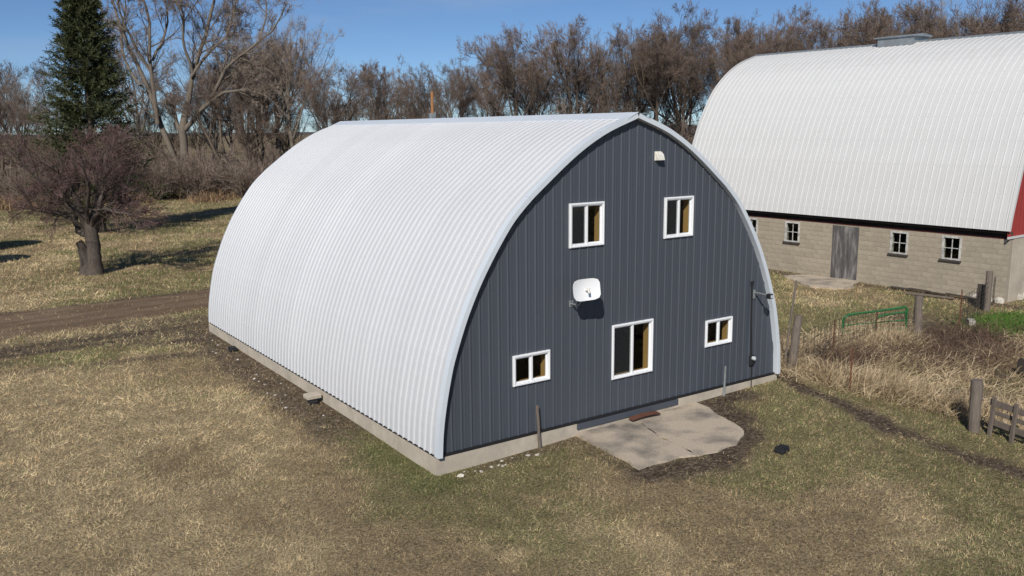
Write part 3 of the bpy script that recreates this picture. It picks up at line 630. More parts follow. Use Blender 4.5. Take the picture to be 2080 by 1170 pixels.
def rock(name, loc, s, m, label=None, cat='rock', group=None, seed=0):
    rg = np.random.default_rng(seed); mb = MB(); n_ = 9; v = []
    for zz, rr in ((-.4, .75), (-.1, 1.), (.3, .9), (.62, .5)):
        for i in range(n_): a = 2*math.pi*i/n_; q = 1+.18*rg.standard_normal(); v.append((rr*q*math.cos(a)*s, rr*q*.8*math.sin(a)*s, zz*s*.8+.05*s*rg.standard_normal()))
    mb.add(v, [(i*n_+j, i*n_+(j+1) % n_, (i+1)*n_+(j+1) % n_, (i+1)*n_+j) for i in range(3) for j in range(n_)]+[tuple(range(3*n_, 4*n_)), tuple(range(n_))[::-1]])
    o = mb.build(name, m, None, loc=(loc[0], loc[1], float(gz(*loc))+s*.25)); 
    if label: tag(o, label, cat, group)
    return o
rock('white_rock', (.30, -.34), .07, M['white_rock'], 'white rock in the grass at the foundation corner', seed=3)
for k in range(34):
    if k < 16: p = (rng.uniform(.4, 2.2), rng.uniform(-.42, -.18))
    else: p = (rng.uniform(-1.0, -.25), rng.uniform(4.2, 14.5))
    rock('pebble', p, rng.uniform(.018, .045), M['stone'], 'small pale stone in the bare strip along the foundation', 'stone', 'stones along the foundation', seed=k+10)
# ------------------------------------------------------------------ fence corner on the right
def g3(x, y, dz=0): return (x, y, float(gz(x, y))+dz)
tag(post('fence_post', g3(10.80, .10, -.3), (10.98, .05, 1.38), .115, .11, M['oldwood'], 11), 'thick leaning wooden fence post next to the white barn trim', 'fence post')
tag(post('thin_pole', g3(10.90, .42, -.2), (11.22, .36, 2.25), .035, .028, M['oldwood'], 7), 'tall thin leaning pole beside the thick wooden fence post', 'pole')
tag(post('fence_post', g3(17.57, .55, -.3), (17.6, .6, 1.05), .125, .12, M['oldwood'], 11), 'stout grey wooden fence post at the end of the green gate', 'fence post')
tag(post('fence_post', g3(23.4, 1.4, -.3), (23.5, 1.45, 1.15), .11, .11, M['oldwood'], 9), 'square-cut wooden fence post by the block barn corner', 'fence post')
MBp = MB().cbox((0, 0, .3), (.05, .42, 1.2), .02); tag(MBp.build('dark_plank', M['darkwood'], None, loc=g3(23.7, 1.72)), 'dark rounded plank standing against the post by the block barn', 'plank')
tag(post('fence_post', g3(10.55, -4.95, -.3), (10.56, -4.9, .86), .125, .12, M['oldwood'], 11), 'thick split wooden post beside the broken wooden gate', 'fence post')
def tpost(x, y, h, m, label, lean=(0, 0)):
    mb = MB(); z = float(gz(x, y)); mb.box(-.022, .022, -.004, .004, -.3, h); mb.box(-.004, .004, .004, .03, -.3, h)
    for k in range(int(h/.12)): mb.box(-.01, .01, -.014, -.004, .1+k*.12, .125+k*.12)
    o = mb.build('steel_post', m, None, loc=(x, y, z)); o.rotation_euler = (lean[0], lean[1], .6); return tag(o, label, 'steel post')
tpost(13.92, .98, .98, M['rust'], 'dark steel T-post holding wire fence nearest the leaning post')
tpost(10.75, -1.75, 1.12, M['rust'], 'rusty steel T-post standing alone in tall dry grass by the lawn edge')
tpost(16.3, 1.15, .95, M['rust'], 'steel T-post in dry grass in front of the green gate')
tpost(19.96, .5, 1.3, M['rust'], 'leaning steel T-post beside the concrete block', (.0, .05))
def wire_fence(pts, h, label, cell=.16):
    mb = MB(); P = np.array(pts, float); d_ = np.concatenate([[0], np.cumsum(np.linalg.norm(np.diff(P, axis=0), axis=1))])
    def at(s): return np.array([np.interp(s, d_, P[:, 0]), np.interp(s, d_, P[:, 1])])
    S = np.arange(0, d_[-1], cell)
    for s in S:
        x, y = at(s)+rng.standard_normal(2)*.02; z = float(gz(x, y)); mb.tube([(x, y, z), (x+.02, y+.02, z+h*.5), (x, y, z+h)], .006, 3, False)
    for zz in np.linspace(.05, h, 8):
        L = []
        for s in np.linspace(0, d_[-1], 24):
            x, y = at(s); L.append((x+rng.normal()*.01, y+rng.normal()*.02, float(gz(x, y))+zz+.02*math.sin(s*2+zz*5)))
        mb.tube(L, .006, 3, False)
    return tag(mb.build('wire_fence', M['wire'], None), label, 'fence')
wire_fence([(10.95, .15), (13.92, .99), (16.3, 1.16), (17.5, .62)], 1.0, 'sagging woven wire fence from the leaning post to the green gate')
wire_fence([(19.96, .52), (21.8, 1.0), (23.4, 1.42), (24.9, 1.9)], 1.05, 'woven wire fence running up to the block barn corner')
gt = thing('pipe_gate', 'green pipe gate half buried in tall dry grass', 'gate', (0, 0, 0))
G0, G1 = np.array([15.95, 2.1]), np.array([17.55, .95]); gzv = -.28
def gp(t, z): p = G0+(G1-G0)*t; return (p[0], p[1], gzv+z)
MB().tube([gp(0, .1), gp(0, .50), gp(.02, .62), gp(.08, .70), gp(.5, .80), gp(.92, .92), gp(.98, .93), gp(1, .86), gp(1, .1)], .036, 8).build('outer_frame', M['green_paint'], gt)
MB().tube([gp(.52, .1), gp(.52, .5), gp(.56, .62), gp(.64, .68), gp(1, .78)], .032, 8).build('brace', M['green_paint'], gt)
MB().tube([gp(0, .35), gp(1, .52)], .02, 8).build('rail', M['green_paint'], gt); MB().tube([gp(0, .15), gp(1, .25)], .02, 8).build('rail', M['green_paint'], gt)
pg = thing('wooden_gate', 'broken grey wooden rail gate leaning in the dry grass', 'gate', (0, 0, 0))
A0, A1 = np.array([10.62, -5.2]), np.array([10.15, -7.3]); dv = (A1-A0)/np.linalg.norm(A1-A0); ang = math.atan2(dv[1], dv[0])
def board(s0, s1, z0, z1, hgt, t_=.035, off=0):
    L = s1-s0; mb = MB(); sl_ = math.atan2(z1-z0, L); MX = Matrix.Rotation(ang, 4, 'Z') @ Matrix.Rotation(-sl_, 4, 'Y'); c = A0+dv*(s0+s1)/2; nrm = np.array([-dv[1], dv[0]])*off
    mb.cbox((c[0]+nrm[0], c[1]+nrm[1], -.28+(z0+z1)/2), (math.hypot(L, z1-z0), t_, hgt), .006, MX); return mb.build('rail', M['oldwood'], pg)
board(0, 2.1, .72, .66, .14); board(0, 2.1, .30, .22, .14); board(0, 2.1, .50, .44, .10, .03, .045)
for s in (.08, .6, 1.15, 1.7):
    c = A0+dv*s; MB().cbox((c[0]-.03, c[1], .08), (.09, .05, 1.0), .008, Matrix.Rotation(ang, 4, 'Z') @ Matrix.Rotation(.06, 4, 'Y')).build('upright', M['oldwood'], pg)
cb = thing('concrete_block', 'grey hollow concrete block lying in the dry grass', 'block', g3(20.75, .55, .1), .7)
mb = MB()
for (a, b) in ((-.2, -.165), (-.05, -.015), (.015, .05), (.165, .2)): mb.box(a, b, -.06, .06, -.1, .1)
mb.box(-.2, .2, -.0999, -.06, -.1, .1); mb.box(-.2, .2, .06, .0999, -.1, .1); mb.build('shell', M['stone'], cb)
lg = MB(); k = np.linspace(0, 1, 7); lg.tube([(15.85+1.7*q, -3.4-1.18*q, -.06+.02*math.sin(q*5)) for q in k], .22*(1+.12*rng.standard_normal(7)), 14)
tag(lg.build('rotten_log', M['oldwood'], None), 'weathered log lying in dry grass near the green patch', 'log')
mb = MB().cbox((24.2, 4.0, -.2), (1.75, .16, .06), .01, Matrix.Rotation(R(-77), 4, 'Z')); tag(mb.build('long_plank', M['oldwood'], None), 'long grey plank lying on the grass along the block barn', 'plank')
for k in range(5):
    y = 2.6+.75*k; mb = MB().cbox((25.1-.035*y, y, -.22+.03*(k % 2)), (.9, .14, .05), .01, Matrix.Rotation(R(88+rng.uniform(-8, 8)), 4, 'Z')); tag(mb.build('rotten_board', M['darkwood'], None), 'dark rotten board at the foot of the cinder block wall', 'board', 'rotten boards along the block wall')
# ------------------------------------------------------------------ utility pole and wire behind the near barn
up = thing('utility_pole', 'orange-brown utility pole with grey metal box behind the white roof ridge', 'pole', (17.15, 30, -.3))
MB().tube([(0, 0, -.5), (0, 0, 5), (.02, 0, 8.72)], [.13, .11, .085], 10).build('shaft', M['polewood'], up)
bx = MB().cbox((-.12, -.2, 7.25), (.34, .26, .52), .02).build('transformer_box', M['galv'], up); MB().tube([(.16, -.08, 6.5), (.16, -.08, 7.6)], .03, 8).build('riser_pipe', M['galv'], up)
k = np.linspace(0, 1, 20); p0, p1 = np.array([17.15, 29.9, 6.4]), np.array([27.1, 17.9, 6.75]); Pw = p0+(p1-p0)*k[:, None]; Pw[:, 2] -= 1.0*4*k*(1-k)*.5
tag(MB().tube(Pw, .013, 5).build('overhead_wire', M['wire'], None), 'thin power cable strung from the pole to the block barn', 'cable')
# two invented bin shapes, out of view, added to cast shadows onto the lawn
def shadow_bin(x, y, r_, h, hc):
    t_ = thing('shadow_caster_bin', 'unseen round bin shape added to cast a shadow on the lawn', 'bin', (x, y, -.35), 0, 'added shadow casters')
    MB().tube([(0, 0, 0), (0, 0, h)], r_, 24).build('shell', M['galv'], t_); MB().tube([(0, 0, h), (0, 0, h+.6*hc), (0, 0, h+hc)], [r_*1.04, r_*.45, .1], 24).build('roof', M['galv'], t_)
for (tx, ty, r_, h, hc) in ((-2.3, 47.1, 1.6, 3.4, .8), (-3.5, 40.2, 1.35, 2.6, .7)):
    H_ = h+hc; k_ = H_/(-LD[2]); shadow_bin(tx-LD[0]*k_*.93, ty-LD[1]*k_*.93, r_, h, hc)
# ------------------------------------------------------------------ trees
def nrm(a): return a/(np.linalg.norm(a, axis=-1, keepdims=True)+1e-9)
def grow(rg, P, D, L, nseg, gn, up):
    n_ = len(P); pts = np.empty((n_, nseg+1, 3)); pts[:, 0] = P; d_ = nrm(D)
    for i in range(nseg):
        d_ = nrm(d_+gn*rg.standard_normal((n_, 3))+np.array([0, 0, up])); pts[:, i+1] = pts[:, i]+d_*(L/nseg)[:, None]
    return pts
def kids(rg, pts, rad, L, k, t0, t1, ang, asd, lr, rr):
    n_, m_ = pts.shape[:2]; idx = np.repeat(np.arange(n_), k); t_ = rg.uniform(t0, t1, len(idx)); f = t_*(m_-1); i = np.minimum(f.astype(int), m_-2); u = (f-i)[:, None]
    P = pts[idx, i]*(1-u)+pts[idx, i+1]*u; T = nrm(pts[idx, i+1]-pts[idx, i]); R0 = rad[idx, i]*(1-u[:, 0])+rad[idx, i+1]*u[:, 0]
    q = nrm(np.cross(T, rg.standard_normal((len(idx), 3)))); a = rg.normal(ang, asd, len(idx))[:, None]
    D = T*np.cos(a)+q*np.sin(a); Ln = L[idx]*lr*(1.15-.6*t_)*rg.uniform(.6, 1.25, len(idx)); return P, D, Ln, np.maximum(R0*rr, .004)
def taper(r0, nseg, end): k = np.linspace(0, 1, nseg+1)[None]; return r0[:, None]*(1-(1-end)*k)
def tubes(pts, rad, n_):
    a, m_ = pts.shape[:2]; T = nrm(np.gradient(pts, axis=1)); ref = np.where(np.abs(T[:, :1, 2:3]) < .9, np.array([0, 0, 1.]), np.array([1., 0, 0])); U = nrm(np.cross(T, ref)); Wv = np.cross(T, U)
    an = np.arange(n_)*2*math.pi/n_; v = pts[:, :, None]+rad[:, :, None, None]*(np.cos(an)[:, None]*U[:, :, None]+np.sin(an)[:, None]*Wv[:, :, None])
    b = np.arange(a)[:, None, None]*m_*n_+np.arange(m_-1)[None, :, None]*n_; j = np.arange(n_)[None, None]; j2 = (j+1) % n_
    return v.reshape(-1, 3), np.stack([b+j, b+j2, b+n_+j2, b+n_+j], -1).reshape(-1, 4)
def ribbons(rg, pts, rad):
    a, m_ = pts.shape[:2]; T = nrm(np.gradient(pts, axis=1)); U = nrm(np.cross(T, rg.standard_normal((a, 1, 3))))
    v = np.stack([pts-U*rad[:, :, None], pts+U*rad[:, :, None]], 2); b = np.arange(a)[:, None]*m_*2+np.arange(m_-1)[None]*2
    return v.reshape(-1, 3), np.stack([b, b+1, b+3, b+2], -1).reshape(-1, 4)
def cat(parts):
    V, Q, n_ = [], [], 0
    for v, q in parts: V.append(v); Q.append(q+n_); n_ += len(v)
    return np.concatenate(V), np.concatenate(Q)
def crown_from(rg, limbs, lr, lL, spec, tmin=.009):
    """limbs: (n,m,3), radii (n,m), lengths ; spec: list of (k,t0,t1,ang,asd,lenratio,radratio,nseg,gnarl,up,mode)"""
    wood, twig = [], []; pts, rad, L = limbs, lr, lL
    for (k, t0, t1, ang, asd, lrt, rrt, ns, gn, up, mode) in spec:
        P, D, L2_, r2 = kids(rg, pts, rad, L, k, t0, t1, ang, asd, lrt, rrt)
        pts = grow(rg, P, D, L2_, ns, gn, up); rad = taper(r2, ns, .35); L = L2_
        if mode: wood.append(tubes(pts, rad, mode))
        else: twig.append(ribbons(rg, pts, np.maximum(rad, tmin)))
    return wood, twig
def bare_tree(name, seed, H, trunkH, nl, spread, barkm, twigm, fork=1, dens=1.0, tr=.22, twr=1.0):
    rg = np.random.default_rng(seed); wood = []
    base = np.zeros((fork, 3)); base[:, :2] = rg.standard_normal((fork, 2))*.15*(fork > 1)
    D = np.array([0, 0, 1.])+rg.standard_normal((fork, 3))*np.array([.22, .22, 0])*(1 if fork > 1 else .25)
    Lt = np.full(fork, H*.6)*rg.uniform(.85, 1.05, fork); tp = grow(rg, base-np.array([0, 0, .3]), D, Lt, 9, .07, .05); trr = taper(np.full(fork, tr), 9, .18)
    trr[:, 0] *= 1.35; wood.append(tubes(tp, trr, 7))
    P, Dk, L, r_ = kids(rg, tp, trr, Lt, nl, trunkH, 1., spread, .18, .72, .62); L = np.maximum(L, H*.2)
    limbs = grow(rg, P, Dk, L, 7, .09, .07); lr_ = taper(r_, 7, .25); wood.append(tubes(limbs, lr_, 5))
    w2, tw = crown_from(rg, limbs, lr_, L, [(9, .2, 1, .62, .2, .46, .58, 5, .10, .06, 4), (int(8*dens), .15, 1, .6, .22, .6, .5, 4, .07, .05, 3), (int(8*dens), .1, 1, .48, .2, .68, .55, 3, .05, .04, 0), (3, .15, 1, .42, .18, .75, .7, 2, .05, .03, 0)], .0052)
    v, q = cat(wood+w2); vt_, qt = cat(tw)
    zt = np.percentile(vt_[:, 2], 99.7); v *= 15/zt; vt_ *= 15/zt
    root = bpy.data.objects.new(name, None); root.empty_display_size = .5
    a = bpy.data.objects.new('trunk', fastmesh('trunk', v, quads=q, smooth=True)); a.data.materials.append(barkm); a.parent = root
    b = bpy.data.objects.new('crown', fastmesh('crown', vt_, quads=qt)); b.data.materials.append(twigm); b.parent = root
    return root
PROT = [bare_tree('bare_tree', 101, 15, .38, 10, .62, M['bark'], M['twig']), bare_tree('bare_tree', 102, 15, .3, 6, .6, M['bark'], M['twig'], 2, .9),
        bare_tree('bare_tree', 103, 15, .42, 10, .75, M['bark_dark'], M['twig']), bare_tree('bare_tree', 104, 15, .3, 5, .55, M['bark'], M['twig'], 3, .85, .17),
        bare_tree('bare_tree', 105, 15, .35, 10, .6, M['bark_pale'], M['twig_grey'], 1, .8), bare_tree('bare_tree', 106, 15, .4, 10, .85, M['bark_dark'], M['twig'], 1, 1.0, .26)]
used = set()
def put(root, loc, rz, sc, label, catg, group):
    if id(root) not in used:
        used.add(id(root)); r = root; COL.objects.link(r)
        for c in root.children: COL.objects.link(c)
        r.location = loc; r.rotation_euler = (0, 0, rz); r.scale = sc if np.ndim(sc) else (sc,)*3
    else: r = copy_tree(root, loc, rz, sc)
    r['label'] = label; r['category'] = catg; r['group'] = group; return r
# (pixel column, pixel row of the top, distance, variant)
TREES = [(8, 175, 96, 3), (48, 150, 100, 4), (88, 120, 104, 1), (120, 185, 92, 3), (-40, 160, 98, 1), (262, 60, 118, 4), (455, 120, 112, 4), (492, 95, 105, 1), (530, 150, 99, 3), (572, 30, 100, 4), (612, 45, 96, 4), (420, 95, 118, 4), (545, 75, 112, 4), (515, 60, 116, 4), (480, 140, 98, 1), (680, 175, 106, 3), (655, 130, 92, 2), (596, 170, 108, 3),
         (760, 130, 104, 1), (800, 112, 98, 3), (835, 165, 110, 0), (868, 150, 104, 3), (893, 118, 96, 3), (935, 122, 100, 0), (972, 132, 108, 1), (1002, 78, 98, 0), (1048, 66, 94, 2), (1085, 110, 104, 0), (1105, 90, 100, 3), (1140, 112, 108, 1),
         (1172, 40, 96, 2), (1208, 85, 104, 0), (1240, 92, 98, 3), (1272, 48, 96, 1), (1300, 62, 104, 0), (1330, 45, 98, 0), (1362, 52, 106, 2), (1392, 30, 94, 0), (1425, 22, 98, 1), (1455, 55, 104, 3), (1482, 52, 96, 0), (1515, 42, 102, 2), (1545, 36, 96, 0), (1578, 34, 104, 3), (1608, 28, 98, 1), (1632, 48, 108, 0),
         (1672, 50, 98, 3), (1700, 30, 102, 0), (1728, 18, 96, 1), (1752, 28, 106, 3), (1782, 8, 98, 0), (1812, 24, 106, 2), (1838, -8, 96, 0), (1868, 35, 108, 3), (1915, -12, 98, 4), (1955, 45, 110, 3), (1990, -10, 98, 2), (2025, -18, 96, 0), (2062, -5, 102, 2), (2100, -15, 98, 0), (2140, 0, 100, 1),
         (700, 180, 118, 3), (750, 190, 120, 1), (300, 185, 124, 3), (345, 215, 126, 1), (412, 175, 122, 3), (442, 200, 126, 0), (-5, 130, 120, 4)]
rt = np.random.default_rng(55)
for (px, py, D, vr) in TREES:
    x, y = at_dist(px, D); zb = float(gz(x, y))-.1; top = z_at(px, py, D); s = (top-zb)/15.0
    lab = 'bare brown deciduous tree in the dense windbreak behind the barns' if px > 860 else 'leafless tree in the thin row between the cottonwood and the windbreak' if px > 420 else 'bare brushy tree beyond the dark spruce at the lawn edge'
    grp = 'windbreak trees' if px > 860 else 'thin row trees' if px > 420 else 'trees behind the spruce'
    kind = ['single-trunked brown', 'twin-stemmed brown', 'dark-barked', 'three-stemmed brown', 'pale grey-barked', 'dark spreading'][vr]
    lab = (f'{kind} bare tree in the dense windbreak behind the barns' if px > 860 else f'{kind} leafless tree in the thin row between cottonwood and windbreak' if px > 420 else f'{kind} bare tree beyond the spruce and cottonwood at the lawn edge')
    put(PROT[vr], (x, y, zb), rt.uniform(0, 6.28), (s*rt.uniform(.8, 1.0), s*rt.uniform(.8, 1.0), s), lab, 'tree', grp)
# custom trees whose main limbs are laid out from the photograph
def limb_tree(name, D, base_px, limbs, seed, spec, barkm, twigm, label, depth=1.0, zb=None, extra_r=1.0, skip=1, tmin=.009):
    rg = np.random.default_rng(seed); x0, y0 = at_dist(base_px[0], D); zb = float(gz(x0, y0)) if zb is None else zb
    fw = RC[2].copy(); fw[2] = 0; fw /= np.linalg.norm(fw); mpp = D/FPX
    right = RC[0]; out = []; rad = []; M_ = 12
    for (pl_, r0, r1, dep) in limbs:
        P = np.array(pl_, float); s = np.concatenate([[0], np.cumsum(np.linalg.norm(np.diff(P, axis=0), axis=1))]); u = np.linspace(0, s[-1], M_); q = np.stack([np.interp(u, s, P[:, 0]), np.interp(u, s, P[:, 1])], 1)
        k = u/s[-1]; dd = dep*depth*k
        X = np.stack([(q[:, 0]-base_px[0])*mpp, dd, -(q[:, 1]-base_px[1])*mpp], 1); X[1:-1] += rg.standard_normal((M_-2, 3))*min(.08, .006*s[-1]*mpp)
        W3 = np.array([x0, y0, zb])+X[:, :1]*right+X[:, 1:2]*fw+X[:, 2:]*np.array([0, 0, 1.]); out.append(W3-np.array([x0, y0, zb])); rad.append(np.linspace(r0, r1, M_)*extra_r)
    L = np.array([np.linalg.norm(np.diff(o_, axis=0), axis=1).sum() for o_ in out]); out = np.array(out); rad = np.array(rad); rad[:2, 0] *= 1.35; rad[:2, 1] *= 1.18; rad[:2, 2] *= 1.07
    wood = [tubes(out, rad, 9)]; w2, tw = crown_from(rg, out[skip:], np.minimum(rad, .16)[skip:], np.minimum(L, 9.)[skip:], spec, tmin); v, q = cat(wood+w2); vt_, qt = cat(tw)
    root = thing(name, label, 'tree', (x0, y0, zb)); a = link('trunk', fastmesh('trunk', v, quads=q, smooth=True), barkm, root); b = link('crown', fastmesh('crown', vt_, quads=qt), twigm, root); return root
# big cottonwood
CW = [([(376, 385), (374, 340), (372, 300), (372, 262)], .62, .5, 0), ([(372, 268), (385, 215), (398, 160), (420, 95), (440, 30), (452, -60)], .40, .10, 2), ([(374, 268), (400, 240), (440, 200), (470, 150), (520, 115), (565, 85), (590, 40)], .34, .06, -2),
      ([(378, 262), (420, 225), (455, 200), (500, 190), (545, 205), (575, 235)], .28, .05, -3), ([(366, 270), (352, 225), (345, 205)], .26, .2, 1), ([(395, 170), (420, 130), (455, 100), (475, 40), (480, -20)], .22, .06, 3), ([(440, 195), (455, 150), (450, 110), (470, 60)], .16, .05, 4),
      ([(372, 378), (352, 335), (335, 280), (315, 225), (293, 165), (270, 110), (250, 60), (240, 10), (232, -60)], .46, .08, 3), ([(326, 255), (324, 180), (326, 130), (330, 70), (318, 20), (312, -70)], .30, .07, -1), ([(300, 185), (268, 150), (255, 100), (258, 40), (250, -30)], .2, .05, 5), ([(322, 160), (300, 110), (292, 60), (300, -20)], .2, .05, -4),
      ([(326, 140), (345, 100), (352, 60), (345, 10), (350, -60)], .18, .05, 3), ([(398, 160), (390, 110), (398, 60), (380, 10), (385, -60)], .2, .05, -3), ([(355, 330), (335, 300), (300, 268), (285, 240)], .16, .05, -5), ([(392, 268), (410, 285), (428, 330), (436, 365)], .18, .14, 4), ([(520, 115), (540, 60), (535, 10), (548, -50)], .13, .04, 2)]
SPC = [(11, .25, 1, .65, .25, .52, .5, 7, .14, .09, 5), (7, .2, 1, .7, .25, .55, .55, 5, .15, .07, 3), (8, .15, 1, .65, .25, .55, .55, 4, .11, .05, 0), (6, .1, 1, .6, .25, .6, .7, 2, .12, .04, 0)]
limb_tree('cottonwood_tree', 100, (376, 388), CW, 5, SPC, M['bark_pale'], M['twig_grey'], 'huge bare cottonwood with forked pale trunk at the lawn edge', extra_r=.8, tmin=.011)
T7 = [([(700, 250), (704, 215), (708, 190)], .3, .26, 0), ([(708, 192), (706, 150), (712, 110), (708, 80), (712, 62)], .24, .05, 1), ([(708, 192), (728, 160), (735, 132), (760, 120), (785, 112)], .18, .05, -2), ([(704, 240), (730, 222), (750, 200), (760, 165)], .14, .05, 2), ([(710, 112), (690, 98), (678, 92)], .1, .03, 1), ([(709, 120), (725, 95), (738, 75)], .1, .03, -2)]
limb_tree('bare_tree', 92, (700, 262), T7, 8, [(8, .3, 1, .7, .25, .42, .55, 5, .14, .09, 4), (6, .2, 1, .7, .25, .5, .6, 4, .15, .07, 0), (6, .1, 1, .65, .25, .55, .7, 3, .2, .08, 0)], M['bark_dark'], M['twig'], 'open dark-limbed bare tree rising alone above the white roof end')
# purplish ornamental tree with a stout stump-like trunk
CR = [([(165, 564), (167, 540), (167, 515), (167, 492), (166, 468)], .36, .30, 0), ([(153, 563), (153, 545), (152, 528), (149, 512), (145, 500)], .33, .17, -.2), ([(158, 488), (140, 487), (130, 465), (118, 440), (108, 405), (100, 360)], .16, .04, 1), ([(163, 485), (160, 440), (150, 390), (140, 330), (135, 280)], .17, .03, -1), ([(166, 482), (175, 440), (182, 390), (185, 330), (190, 275)], .17, .03, 1.5), ([(168, 478), (195, 445), (225, 410), (255, 385), (290, 372)], .15, .03, -1), ([(164, 480), (205, 430), (225, 370), (235, 320), (245, 280)], .15, .03, 2), ([(160, 480), (135, 440), (95, 400), (65, 360), (45, 330)], .13, .03, 1.5),
      ([(162, 478), (165, 430), (168, 370), (160, 300), (165, 250)], .14, .03, 3), ([(166, 476), (190, 440), (215, 420), (250, 425), (300, 430)], .12, .03, -2.2), ([(158, 476), (120, 430), (85, 415), (55, 410)], .11, .03, -2), ([(162, 474), (150, 430), (120, 370), (90, 310), (80, 275)], .12, .03, -2.5), ([(164, 474), (180, 420), (205, 360), (215, 300), (222, 262)], .12, .03, -3)]
CR = CR[:2]+[([(163+(x-163)*.88, 478+(y-478)*(.70 if y < 478 else 1)) for x, y in p], a, b, c) for p, a, b, c in CR[2:]]
limb_tree('ornamental_tree', 45.6, (160, 562), CR, 12, [(10, .25, 1, .7, .25, .46, .45, 5, .12, .03, 4), (8, .15, 1, .65, .25, .6, .5, 4, .10, .0, 3), (7, .1, 1, .55, .22, .68, .6, 3, .07, 0, 0), (3, .1, 1, .45, .2, .7, .7, 2, .07, 0, 0)], M['bark_dark'], M['twig_red'], 'dense purplish leafless tree with thick stumpy trunk on the lawn', skip=2, tmin=.0055)
# spruce
def spruce(x, y, H, rbase, seed, label):
    rg = np.random.default_rng(seed); root = thing('spruce_tree', label, 'tree', (x, y, float(gz(x, y)))); mb = MB(); mb.tube([(0, 0, -.3), (0, 0, 1), (0, 0, H*.6), (0, 0, H*.97)], [.42, .36, .18, .03], 9); mb.build('trunk', M['bark_dark'], root)
    nb = 1150; u = rg.random(nb)**.85; z = .9+u*(H-1.0); rr = rbase*(1-((z-.9)/(H-.9)))**.72*rg.uniform(.62, 1.12, nb)+.12; az = rg.random(nb)*6.283; rr *= 1+.16*np.sin(az*3+z*1.7)
    D = np.stack([np.cos(az), np.sin(az), np.full(nb, -.12)+.55*(z/H)], 1); ns = 6; pts = grow(rg, np.stack([z*0, z*0, z], 1), D, rr, ns, .07, .035)
    wv, wq = ribbons(rg, pts, np.full((nb, ns+1), .012)); V = []; k = 62
    P, Dk, L, _ = kids(rg, pts, np.full((nb, ns+1), .02), np.full(nb, .5), k, .22, 1.02, .75, .35, 1, 1)
    L = rg.uniform(.16, .42, len(P)); Dk = nrm(Dk+np.array([0, 0, -.25])*rg.random((len(P), 1))); s = nrm(np.cross(Dk, rg.standard_normal((len(P), 3)))); wd = rg.uniform(.017, .038, len(P))[:, None]
    v = np.stack([P-s*wd*.6, P+Dk*L[:, None]*.5+s*wd, P+Dk*L[:, None], P+Dk*L[:, None]*.5-s*wd], 1).reshape(-1, 3); q = np.arange(len(P)*4).reshape(-1, 4)
    v, q = cat([(v, q), (wv, wq)]); link('crown', fastmesh('crown', v, quads=q), M['needle'], root); return root
spruce(2.67, 49.8, 17.2, 4.1, 4, 'tall dark green spruce behind the purplish bare tree')
# shrubs
def shrub(name, seed, H, n_, twigm):
    rg = np.random.default_rng(seed); P = np.zeros((n_, 3)); P[:, :2] = rg.standard_normal((n_, 2))*.35; D = np.array([0, 0, 1.])+rg.standard_normal((n_, 3))*np.array([.5, .5, .1]); L = H*rg.uniform(.6, 1.05, n_)
    pts = grow(rg, P, D, L, 6, .12, .04); rad = taper(np.full(n_, .03), 6, .3); _, tw = crown_from(rg, pts, rad, L, [(11, .15, 1, .55, .2, .42, .55, 4, .09, .05, 0), (9, .1, 1, .5, .2, .5, .65, 2, .09, .05, 0)], .006)
    v, q = cat([tubes(pts, rad, 4)]); vt_, qt = cat(tw); root = bpy.data.objects.new(name, None)
    for nm, vv, qq, mm in (('stems', v, q, M['bark']), ('twigs', vt_, qt, twigm)):
        o = bpy.data.objects.new(nm, fastmesh(nm, vv, quads=qq)); o.data.materials.append(mm); o.parent = root
    return root
SH = [shrub('brush_shrub', 201, 3.2, 26, M['twig']), shrub('brush_shrub', 202, 3.2, 34, M['twig_grey']), shrub('brush_shrub', 203, 3.2, 22, M['twig'])]
for k in range(70):
    px = rt.uniform(-60, 600); D = rt.uniform(92, 104) if k % 3 else rt.uniform(104, 118); x, y = at_dist(px, D)
    put(SH[k % 3], (x, y, float(gz(x, y))-.05), rt.uniform(0, 6.28), rt.uniform(.7, 1.35)*(1.35 if px < 200 else 1.2), 'leafless brush shrub along the far edge of the lawn', 'shrub', 'lawn edge brush')
for k in range(72):
    px = rt.uniform(520, 1640); D = rt.uniform(84, 108); x, y = at_dist(px, D)
    s = rt.uniform(.9, 1.9)*(1.3 if px > 980 else .9); put(SH[k % 3], (x, y, float(gz(x, y))-.05), rt.uniform(0, 6.28), s, 'tall leafless undergrowth shrub between the windbreak trunks', 'shrub', 'windbreak undergrowth')
# ------------------------------------------------------------------ grass blades
def blades(name, x, y, L, wd, lean, az, col, label, curve=True, z0=None):
    n_ = len(x); z = (gz(x, y) if z0 is None else z0)-.004; P = np.stack([x, y, z], 1)
    d_ = np.stack([np.cos(az)*np.cos(lean), np.sin(az)*np.cos(lean), np.sin(lean)], 1); rg = np.random.default_rng(n_)
    s = nrm(np.cross(d_, rg.standard_normal((n_, 3))*np.array([.6, .6, 1])+np.array([0, 0, .4]))); s = s*wd[:, None]
    if curve:
        mid = P+d_*L[:, None]*.55; d2 = nrm(d_+np.array([0, 0, -.55])+.35*rg.standard_normal((n_, 3))); tip = mid+d2*L[:, None]*.5
        v = np.stack([P-s, P+s, mid+s*.7, mid-s*.7, tip], 1).reshape(-1, 3); b = np.arange(n_)[:, None]*5; q = b+np.array([[0, 1, 2, 3]]); t_ = b+np.array([[3, 2, 4]]); m = fastmesh(name, v, quads=q, tris=t_, attrs={'col': np.repeat(col, 5, 0)})
    else:
        v = np.stack([P-s, P+s, P+d_*L[:, None]], 1).reshape(-1, 3); m = fastmesh(name, v, tris=np.arange(n_*3).reshape(-1, 3), attrs={'col': np.repeat(col, 3, 0)})
    o = link(name, m, M['blade']); o['kind'] = 'stuff'; o['label'] = label; o['category'] = 'grass'; return o
